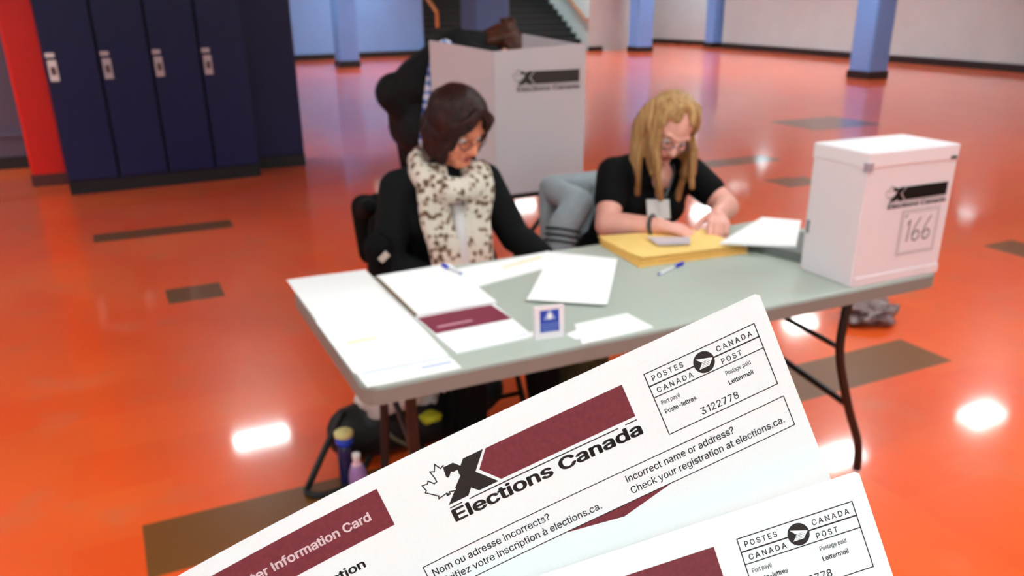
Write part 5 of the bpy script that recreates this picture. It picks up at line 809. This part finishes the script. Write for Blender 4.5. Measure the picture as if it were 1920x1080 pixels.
for az in range(-180, 180, 12):
    a = abs(az)
    if a < 40: sp.append((az, 40, 0, .016))
    elif a < 60: sp.append((az, 8, .07, .018))
    else: sp.append((az, -14, .095 if a < 120 else .075, .022))
hair_locks(bm, MH1, sp, MH1.to_3x3() @ V((0, .12, -1)), .079, .098, .092, rng=rng)
ell(bm, (0, -.03, .04), (.078, .088, .086), MH1); ell(bm, (0, -.065, -.03), (.072, .05, .08), MH1)
for az, x in ((30, 1), (-30, -1)):
    for k in range(3):
        p = smooth_path([MH1 @ V(q) for q in ((x * .01, .07, .115), (x * (.03 + k * .012), .088 - k * .006, .085), (x * (.05 + k * .012), .078 - k * .01, .05), (x * (.072 + k * .006), .05 - k * .012, .01))], 3)
        for i in range(len(p) - 1): cap(bm, p[i], p[i + 1], .013, .011, 8, 3)
link('hair', remesh(bm, .005, 2, 'hair'), t1, hair_mat('dark_auburn_hair', (20, 7, 8), (56, 22, 18), .5))

# ---- the blonde woman
b2 = V((1.43, 1.08, 0)); t2 = person('seated woman with long blonde hair and black short-sleeved top, handling papers', (b2.x, b2.y, 0))
def L2_(*p): return V(p) - b2
K = dict(hipL=L2_(1.34, 1.20, .545), hipR=L2_(1.54, 1.20, .545), chest=L2_(1.42, 1.045, .815), neck=L2_(1.425, .985, .955), shL=L2_(1.265, 1.01, .915), shR=L2_(1.595, .98, .895),
         elL=L2_(1.155, .87, .765), wrL=L2_(1.265, .705, .790), elR=L2_(1.655, .815, .79), wrR=L2_(1.515, .70, .805), knL=L2_(1.32, .80, .52), knR=L2_(1.56, .80, .52), anL=L2_(1.32, .84, .09), anR=L2_(1.58, .84, .09), front=(0, -1, -.2))
MH2 = axes(L2_(1.425, .90, 1.085), (-.20, -.76, -.60), (.16, -.5, 1))
bm = bmesh.new(); torso_prims(bm, K, -.004, .97); arm_prims(bm, K, .003); leg_prims(bm, K); foot_prims(bm, K['anL'], (0, -1, 0)); foot_prims(bm, K['anR'], (0, -1, 0))
cap(bm, K['neck'] - V((0, 0, .03)), MH2 @ V((0, -.02, -.05)), .054, .052); head_prims(bm, MH2, 1.0)
hand_prims(bm, K['wrL'], (.85, -.55, -.18), (.1, -.2, 1), side=-1, curl=(.35, .6, .5), k=1.02); hand_prims(bm, K['wrR'], (-.55, -.80, -.22), (-.1, -.3, 1), side=1, curl=(.45, .6, .5), k=1.02)
link('body', remesh(bm, .0042, 2, 'body'), t2, m_skin2b)
face_parts(t2, MH2, 1.0, lip=(190, 84, 92), gcol=(96, 70, 96))
bm = bmesh.new(); torso_prims(bm, K, .012); arm_prims(bm, K, .014, upto=.26)
me = remesh(bm, .006, 4, 'top')
link('top', me, t2, mat('black_jersey', (4, 4, 5), .85, spec=.2))
bm = bmesh.new(); leg_prims(bm, K, .014); cap(bm, K['hipL'], K['hipR'], .112, .112); link('trousers', remesh(bm, .008, 4, 'trousers'), t2, mat('black_trousers', (5, 5, 8), .85, spec=.2))
for a_ in ('anL', 'anR'): shoe(t2, K[a_], (0, -1, 0), mat('black_shoe', (18, 16, 16), .4))
bm = bmesh.new(); ell(bm, K['neck'] + V((0, -.052, -.045)), (.045, .04, .055)); link('neckline_skin', remesh(bm, .005, 1), t2, m_skin2b)
bm = bmesh.new(); rng = random.Random(9); sp = []
for az in range(-180, 180, 11):
    a = abs(az)
    if a < 26: continue
    if a < 60: sp.append((az, 40, 0, .012)); continue
    sp.append((az, -2 if a < 100 else -14, (.20 if az < 0 else .25) if a < 75 else .19 if a < 115 else .15, .017))
hair_locks(bm, MH2, sp, (0, -.12, -1), .080, .100, .092, .006, rng)
ell(bm, (0, -.035, .04), (.078, .086, .086), MH2); ell(bm, (0, -.07, -.03), (.07, .045, .08), MH2)
for x, lst in ((1, [(.018 + .006 * k, .03 * sin(k * 1.3)) for k in range(8)]), (-1, [(.010 + .006 * k, .04 * sin(k * 1.7)) for k in range(8)])):
    for o_, dz in lst:
        top = [MH2 @ V(q) for q in ((x * .004, .02 - o_ * .4, .135), (x * (.045 + o_ * .6), .060 - o_ * 1.6, .095), (x * (.072 + o_ * .5), .046 - o_ * 1.6, .03), (x * (.084 + o_ * .4), .024 - o_, -.04))]
        p0 = top[-1]; low = [p0 + V((-x * .008, .0, -.09)), p0 + V((-x * .004, .01, -.16)), p0 + V((x * .006, .015 + o_ * .4, -.225 - dz))]
        p = smooth_path(top + low, 4); n = len(p)
        for i in range(n - 1): cap(bm, p[i], p[i + 1], .0145 * (1 - .35 * max(0, i / n - .5)), .0145 * (1 - .35 * max(0, (i + 1) / n - .5)), 8, 3)
link('hair', remesh(bm, .0045, 5, 'hair'), t2, hair_mat('blonde_hair', (150, 104, 62), (210, 172, 118), .55, (.86, 1.14)))
bm = bmesh.new(); c0 = K['wrL'].lerp(K['elL'], .12); d = (K['wrL'] - K['elL']).normalized(); x_, y_ = frame_of(d)
tube(bm, [c0 + (x_ * cos(a * pi / 10) + y_ * sin(a * pi / 10)) * .034 for a in range(20)], .0075, 8, closed=True); obj('bracelet', bm, mat('dark_beads', (70, 66, 66), .3, bump=.8, bump_scale=120), t2, smooth=True)
bd = W(1.378, .875, 0)
bm = bmesh.new(); bp_ = L2_(1.375, .868, .80)
tube(bm, [K['neck'] + V((-.05, -.02, .02)), K['neck'] + V((-.045, -.075, -.03)), bp_ + V((-.012, .0, .045))], .0035, 6); tube(bm, [K['neck'] + V((.06, -.02, .02)), K['neck'] + V((.04, -.08, -.03)), bp_ + V((.03, .0, .045))], .0035, 6)
obj('lanyard', bm, mat('grey_ribbon', (92, 98, 100), .6), t2)
bg_ = obj('name_badge', B(-.05, .05, -.003, 0, -.036, .036, M=Matrix.Translation(bp_) @ Matrix.Rotation(-.35, 4, 'X') @ Matrix.Rotation(.10, 4, 'Y')), mat('badge_card', (214, 208, 204), .4), t2); bg_['label'] = 'white badge card'

# ---- the voter bent over behind the screen
b3 = V((.95, 2.2, 0)); t3 = person('person bent over behind the voting screen in black coat, brown hair in a bun', (b3.x, b3.y, 0))
def L3_(*p): return V(p) - b3
Q = dict(hipL=L3_(.93, 2.14, .95), hipR=L3_(.94, 2.32, .95), chest=L3_(1.13, 2.20, 1.24), neck=L3_(1.28, 2.17, 1.295), shL=L3_(1.19, 2.03, 1.22), shR=L3_(1.20, 2.37, 1.24),
         elL=L3_(1.22, 1.98, .98), wrL=L3_(1.33, 1.93, .80), elR=L3_(1.32, 2.42, 1.0), wrR=L3_(1.36, 2.15, .82), knL=L3_(.98, 2.12, .50), knR=L3_(.97, 2.34, .50), anL=L3_(.96, 2.12, .09), anR=L3_(.93, 2.34, .09), front=(.2, 0, -1), bust=0)
MH3 = axes(L3_(1.34, 2.14, 1.265), (.35, -.25, -1), (1, -.1, .3))
bm = bmesh.new(); torso_prims(bm, Q, -.004); arm_prims(bm, Q, 0); leg_prims(bm, Q); foot_prims(bm, Q['anL'], (1, -.1, 0)); foot_prims(bm, Q['anR'], (1, -.1, 0))
cap(bm, Q['neck'], MH3 @ V((0, -.02, -.04)), .052, .05); head_prims(bm, MH3)
hand_prims(bm, Q['wrL'], (.6, .2, -.4), (.2, -.1, 1), side=-1, curl=(.4, .6, .5)); hand_prims(bm, Q['wrR'], (.5, -.6, -.35), (.1, -.1, 1), side=1, curl=(.5, .7, .5))
link('body', remesh(bm, .006, 2, 'body'), t3, m_skin); face_parts(t3, MH3, glasses=False)
bm = bmesh.new(); torso_prims(bm, Q, .028); arm_prims(bm, Q, .018, upto=.95); c = lambda a, b, r0, r1: cap(bm, a, b, r0, r1)
c(L3_(.90, 2.2, 1.06), L3_(.815, 2.2, 1.12), .12, .095); c(L3_(.92, 2.28, 1.0), L3_(.97, 2.28, .78), .12, .095); c(L3_(.93, 2.16, 1.0), L3_(.97, 2.15, .78), .12, .09); c(L3_(.92, 2.16, 1.16), L3_(1.12, 2.18, 1.30), .12, .10); c(L3_(1.12, 2.18, 1.30), L3_(1.26, 2.17, 1.31), .10, .075)
link('coat', remesh(bm, .009, 5, 'coat'), t3, mat('black_coat', (13, 15, 17), .8, spec=.3, bump=.5, bump_scale=14))
def plaid():
    m = bpy.data.materials.new('blue_white_plaid'); m.use_nodes = True; nt = m.node_tree; N = nt.nodes; L = nt.links; b = N['Principled BSDF']
    tc = N.new('ShaderNodeTexCoord'); ws = []
    for k, ax in enumerate(('X', 'Z')):
        w_ = N.new('ShaderNodeTexWave'); w_.bands_direction = ax; w_.inputs['Scale'].default_value = 8; L.new(tc.outputs['Object'], w_.inputs['Vector']); ws.append(w_)
    a = N.new('ShaderNodeMath'); a.operation = 'ADD'; L.new(ws[0].outputs['Fac'], a.inputs[0]); L.new(ws[1].outputs['Fac'], a.inputs[1])
    r = N.new('ShaderNodeValToRGB'); e = r.color_ramp.elements; r.color_ramp.interpolation = 'CONSTANT'; e[0].color = rgb((38, 78, 158)); e[1].position = .75; e[1].color = rgb((216, 222, 240)); x = e.new(.42); x.color = rgb((118, 150, 208))
    mu = N.new('ShaderNodeMath'); mu.operation = 'MULTIPLY'; mu.inputs[1].default_value = .6; L.new(a.outputs[0], mu.inputs[0]); L.new(mu.outputs[0], r.inputs['Fac']); L.new(r.outputs[0], b.inputs['Base Color']); b.inputs['Roughness'].default_value = .85; return m
bm = bmesh.new()
p = smooth_path([L3_(1.0, 2.02, 1.32), L3_(.955, 2.0, 1.25), L3_(.925, 2.0, 1.12), L3_(.905, 2.01, .98), L3_(.90, 2.03, .9)], 4)
for i in range(len(p) - 1): cap(bm, p[i], p[i + 1], .042, .042, 10, 3)
link('shirt', remesh(bm, .006, 3), t3, plaid())
bm = bmesh.new(); leg_prims(bm, Q, .016); cap(bm, Q['hipL'], Q['hipR'], .115, .115); link('trousers', remesh(bm, .009, 3), t3, mat('black_trousers', (5, 5, 8), .85, spec=.2))
for a_ in ('anL', 'anR'): shoe(t3, Q[a_], (1, -.1, 0), mat('black_shoe', (18, 16, 16), .4))
bm = bmesh.new(); rng = random.Random(4)
hair_locks(bm, MH3, [(az, -8 if abs(az) > 50 else 35, 0, .016) for az in range(-180, 180, 14)], (0, 0, -1), .079, .098, .09)
ell(bm, (0, -.035, .04), (.08, .09, .088), MH3)
bc = MH3 @ V((0, -.125, .085))
for k in range(16):
    a = k * 1.1; cap(bm, bc + V((.022 * cos(a), .022 * sin(a), .018 * sin(k * 2.3))), bc + V((.03 * cos(a + 1), .03 * sin(a + 1), .022 * cos(k))), .017, .014, 8, 3)
for p_, q_ in (((1.345, 2.13, 1.38), (1.27, 2.13, 1.36)), ((1.36, 2.1, 1.36), (1.25, 2.1, 1.34)), ((1.33, 2.16, 1.385), (1.24, 2.17, 1.355))): cap(bm, L3_(*p_), L3_(*q_), .034, .024, 8, 3)
link('hair', remesh(bm, .0055, 2), t3, hair_mat('brown_hair', (46, 24, 18), (96, 54, 38), .5))

def at(x, y, b_):
    "point of the upright plane b = b_ seen at a place of the photograph, in table-side coordinates"
    d = fw + cr * ((x - PX) / F_PX) - cu_ * ((y - PY) / F_PX); l = ((T0 + EB * b_ - CAM).dot(EB)) / d.dot(EB); P = CAM + d * l; return (P - T0).dot(EA), P.z

# ------------------------------------------------------------------ chairs and what hangs on them
def make_chair():
    t = thing('folding_chair', 'x', 'chair', (0, 0, 0), YAW, 'black folding chairs behind the table')
    m = mat('black_chair_tube', (10, 9, 9), .45); ms = mat('black_vinyl', (9, 8, 9), .5)
    s_ = obj('seat', prism(bmesh.new(), rrect(-.2, .2, -.2, .19, .05), .405, .432), ms, t, bevel=.006)
    bm = bmesh.new(); n = 8; f_ = []
    for z in (.66, .82):
        f_.append([(x / n * .4 - .2, .235 + (z - .43) * .16 + .03 * (1 - (x / n * 2 - 1) ** 2)) + (z,) for x in range(n + 1)])
    a = [[bm.verts.new(p) for p in r] for r in f_]; b_ = [[bm.verts.new((p[0], p[1] + .018, p[2])) for p in r] for r in f_]
    for i in range(n):
        bm.faces.new([a[0][i], a[0][i + 1], a[1][i + 1], a[1][i]]); bm.faces.new([b_[0][i], b_[1][i], b_[1][i + 1], b_[0][i + 1]]); bm.faces.new([a[1][i], a[1][i + 1], b_[1][i + 1], b_[1][i]]); bm.faces.new([a[0][i], b_[0][i], b_[0][i + 1], a[0][i + 1]])
    for i in (0, n): bm.faces.new([a[0][i], a[1][i], b_[1][i], b_[0][i]])
    obj('backrest', bm, ms, t)
    for x in (-.215, .215):
        obj('leg', tube(bmesh.new(), smooth_path([(x, .31, .83), (x, .235, .55), (x, .05, .42), (x, -.22, .012)], 4), .011, 8), m, t, smooth=True)
        obj('leg', tube(bmesh.new(), smooth_path([(x * .9, -.1, .42), (x * .9, .12, .22), (x * .9, .28, .012)], 4), .011, 8), m, t, smooth=True)
    obj('stretcher', tube(bmesh.new(), [(-.215, -.14, .12), (.215, -.14, .12)], .009, 8), m, t, smooth=True)
    return t
ch1 = make_chair(); ch2 = copy_tree(ch1)
ch1.location = W(.63, 1.10, 0); ch1['label'] = 'black folding chair under the dark-haired woman, a black coat over its back'
ch2.location = W(1.41, 1.10, 0); ch2['label'] = 'black folding chair under the blonde woman, a grey jacket over its back'
c1 = thing('black_coat', 'black coat with a small pale tag hanging over the dark-haired woman\'s chair', 'coat', W(.55, 1.25, 0)[:], YAW)
bm = bmesh.new(); o = V((.5, 1.25, 0)); c = lambda a, b, r0, r1: cap(bm, V(a) - o, V(b) - o, r0, r1, 12, 4)
c((.37, 1.40, .80), (.80, 1.41, .80), .045, .045); c((.345, 1.27, .83), (.36, 1.36, .80), .028, .045)
for x in (.36, .42, .48, .56, .64, .72, .79): c((x, 1.40, .80), (x + .01 * sin(x * 40), 1.40, .62 if x < .5 else .5), .05, .045)
c((.36, 1.18, .78), (.335, 1.10, .62), .05, .062); c((.335, 1.10, .66), (.36, 1.08, .60), .06, .05)
la_, lz_ = at(712, 480, .965); SH = V((.05, 0, 0))
c((.36, 1.10, .72), V((la_, .972, lz_ + .03)) - SH, .055, .05); c(V((la_, .972, lz_ + .03)) - SH, V((la_ + .005, .975, lz_ - .07)) - SH, .05, .04)
link('fabric', remesh(bm, .009, 4), c1, mat('black_wool', (4, 4, 5), .9, spec=.2))
bm = B(-.018, .018, -.002, .002, -.011, .011, M=Matrix.Translation(V((at(720, 482, .918)[0] - .05, .918, at(720, 482, .918)[1])) - o) @ Matrix.Rotation(-.7, 4, 'Y')); obj('pale_tag', bm, mat('tag_white', (196, 190, 180), .5), c1, bevel=.001)
c2 = thing('grey_jacket', 'grey zip jacket with black sleeve stripes hanging on the blonde woman\'s chair', 'jacket', W(1.2, 1.2, 0)[:], YAW)
bm = bmesh.new(); o = V((1.2, 1.2, 0)); c = lambda a, b, r0, r1: cap(bm, V(a) - o, V(b) - o, r0, r1, 12, 4)
c((1.20, 1.40, .80), (1.62, 1.41, .80), .045, .045); c((1.21, 1.38, .79), (1.215, 1.22, .775), .05, .06)
for x in (1.20, 1.27, 1.34, 1.42, 1.5, 1.58): c((x, 1.40, .79), (x, 1.39, .36), .045, .04)
c((1.225, 1.20, .765), (1.135, 1.16, .69), .062, .064); c((1.135, 1.16, .69), (1.085, 1.12, .52), .064, .055); c((1.085, 1.12, .52), (1.08, 1.10, .40), .055, .046)
link('fabric', remesh(bm, .008, 4), c2, mat('grey_fleece', (150, 160, 166), .85, noise_amt=.06, noise_scale=30))
m_st = mat('black_stripe', (34, 36, 40), .8)
p_, q_ = V((1.135, 1.16, .69)), V((1.085, 1.12, .52)); x_, y_ = frame_of(q_ - p_)
for k in range(3):
    m0 = p_.lerp(q_, .06 + k * .13) - o; rr = .0675 - k * .001
    obj('sleeve_stripe', tube(bmesh.new(), [m0 + (x_ * cos(a * pi / 12) + y_ * sin(a * pi / 12)) * rr for a in range(24)], .0042, 6, closed=True), m_st, c2, smooth=True)

# ------------------------------------------------------------------ things under and behind the table
def crumple(c, r, seed, n=26, sub=4, amp=.3):
    bm = bmesh.new(); bmesh.ops.create_icosphere(bm, subdivisions=sub, radius=1)
    for v in bm.verts:
        d = v.co.normalized(); k = 1 + amp * noise.noise(d * 2.1 + V((seed, 0, 0))) + amp * .55 * abs(noise.noise(d * 5.3 + V((0, seed, 0))))
        v.co = V((d.x * r[0] * k, d.y * r[1] * k, max(d.z * r[2] * k + c[2], .003)))
        v.co.x += c[0]; v.co.y += c[1]
    return bm
def local(name, label, cat, a, b_, group=None): return thing(name, label, cat, W(a, b_, 0)[:], YAW, group)
bg1 = local('black_bag', 'large slumped black bag on the floor under the left end of the table', 'bag', .30, .98)
bm = bmesh.new(); c = lambda a, b, r0, r1: cap(bm, a, b, r0, r1, 12, 4)
c((-.10, .0, .10), (.26, .0, .10), .10, .10); c((-.06, .02, .10), (-.04, .04, .19), .10, .035); c((.0, .0, .12), (.02, .05, .25), .12, .07); c((.15, .0, .12), (.18, .04, .24), .12, .07); c((.28, .02, .1), (.42, .06, .13), .1, .085)
me = remesh(bm, .009, 4)
for v in me.vertices: v.co.z = max(v.co.z, .002)
link('bag_body', me, bg1, mat('black_nylon', (4, 4, 5), .65, bump=.4, bump_scale=30))
obj('strap', tube(bmesh.new(), smooth_path([(-.14, -.02, .20), (-.20, -.06, .13), (-.29, -.13, .03), (-.315, -.175, .012), (-.27, -.21, .012), (-.17, -.20, .02), (-.08, -.12, .06)], 6), .0115, 8), mat('black_strap', (12, 10, 9), .6), bg1, smooth=True)
obj('zip_pull', tube(bmesh.new(), smooth_path([(-.03, -.12, .17), (.0, -.135, .12), (.06, -.13, .07), (.12, -.12, .03)], 5), .008, 8), mat('olive_cord', (92, 86, 68), .6), bg1, smooth=True)
pb = obj('white_plastic_bag', crumple((0, 0, .30), (.13, .05, .09), 3.3), mat('thin_white_plastic', (214, 216, 214), .4), loc=W(at(735, 770, .86)[0], .86, 0)[:], rotz=YAW, smooth=True)
tag(pb, 'crumpled white plastic bag on top of the black bag under the table', 'plastic bag')
pb2 = obj('white_plastic_bag', crumple((0, 0, .17), (.08, .05, .10), 8.1), mat('thin_white_plastic', (214, 216, 214), .4), loc=W(at(790, 775, .95)[0], .95, 0)[:], rotz=YAW, smooth=True)
tag(pb2, 'smaller white plastic bag by the yellow cloth under the table', 'plastic bag')
yc = obj('yellow_cloth', crumple((0, 0, .17), (.038, .03, .02), 1.2, sub=3), mat('lime_yellow_cloth', (186, 190, 30), .8), loc=W(at(808, 795, .84)[0], .84, .0)[:], rotz=YAW, smooth=True); tag(yc, 'small lime yellow cloth lying on the black bag under the table', 'cloth')
gb = obj('olive_bag', crumple((0, 0, .22), (.10, .08, .2), 5.5), mat('olive_fabric', (62, 64, 34), .8, noise_amt=.3, noise_scale=40), loc=W(1.07, .86, 0)[:], rotz=YAW, smooth=True); tag(gb, 'dark olive bag standing on the floor under the middle of the table', 'bag')
a_, z_ = at(650, 870, .80)
bt = local('water_bottle', 'dark blue bottle with a pale yellow lid beside the black bag', 'bottle', a_ , .80); print('bottle', a_, z_)
h0 = 0.0
bm = bmesh.new(); lathe(bm, [(.033, .002), (.036, .02), (.036, .17), (.032, .2), (.026, .215)], 20); obj('body', bm, mat('navy_bottle', (8, 14, 70), .25, coat=.3), bt, smooth=True)
bm = bmesh.new(); lathe(bm, [(.030, .213), (.038, .222), (.038, .246), (.030, .252)], 20); obj('collar', bm, mat('blue_collar', (30, 70, 200), .3), bt, smooth=True)
bm = bmesh.new(); lathe(bm, [(.034, .252), (.041, .258), (.041, .276), (.03, .284)], 20); obj('lid', bm, mat('pale_yellow_lid', (222, 212, 140), .4), bt, smooth=True)
a_, z_ = at(672, 900, .66); print('pink', a_, z_)
pk = local('drink_bottle', 'clear pinkish plastic bottle with a mauve label and white cap', 'bottle', a_, .66)
bm = bmesh.new(); lathe(bm, [(.030, .002), (.034, .01), (.034, .13), (.031, .16), (.020, .195), (.0125, .212), (.0125, .222)], 20); obj('body', bm, mat('pinkish_clear_plastic', (222, 186, 200), .15, coat=.4), pk, smooth=True)
bm = bmesh.new(); lathe(bm, [(.0348, .105), (.0348, .135), (.0318, .162), (.0215, .193)], 20); obj('label', bm, mat('mauve_label', (150, 112, 166), .4), pk, smooth=True)
bm = bmesh.new(); lathe(bm, [(.0145, .218), (.016, .22), (.016, .238), (.014, .24)], 16); obj('cap', bm, mat('cap_white', (226, 222, 218), .4), pk, smooth=True)
for o_, k_ in ((bt, .76), (pk, .84)): o_.scale = (k_, k_, k_)
# crumpled bag behind the right end
P = G(1628, 602); cl = obj('clear_plastic_bag', crumple((0, 0, .05), (.13, .10, .055), 2.7, sub=5, amp=.6), mat('smoky_plastic', (128, 104, 104), .25, noise_amt=.35, noise_scale=25, bump=.6, bump_scale=25), loc=P[:], rotz=YAW, smooth=True)
tag(cl, 'crumpled smoky clear plastic bag on the floor behind the ballot box end of the table', 'plastic bag')
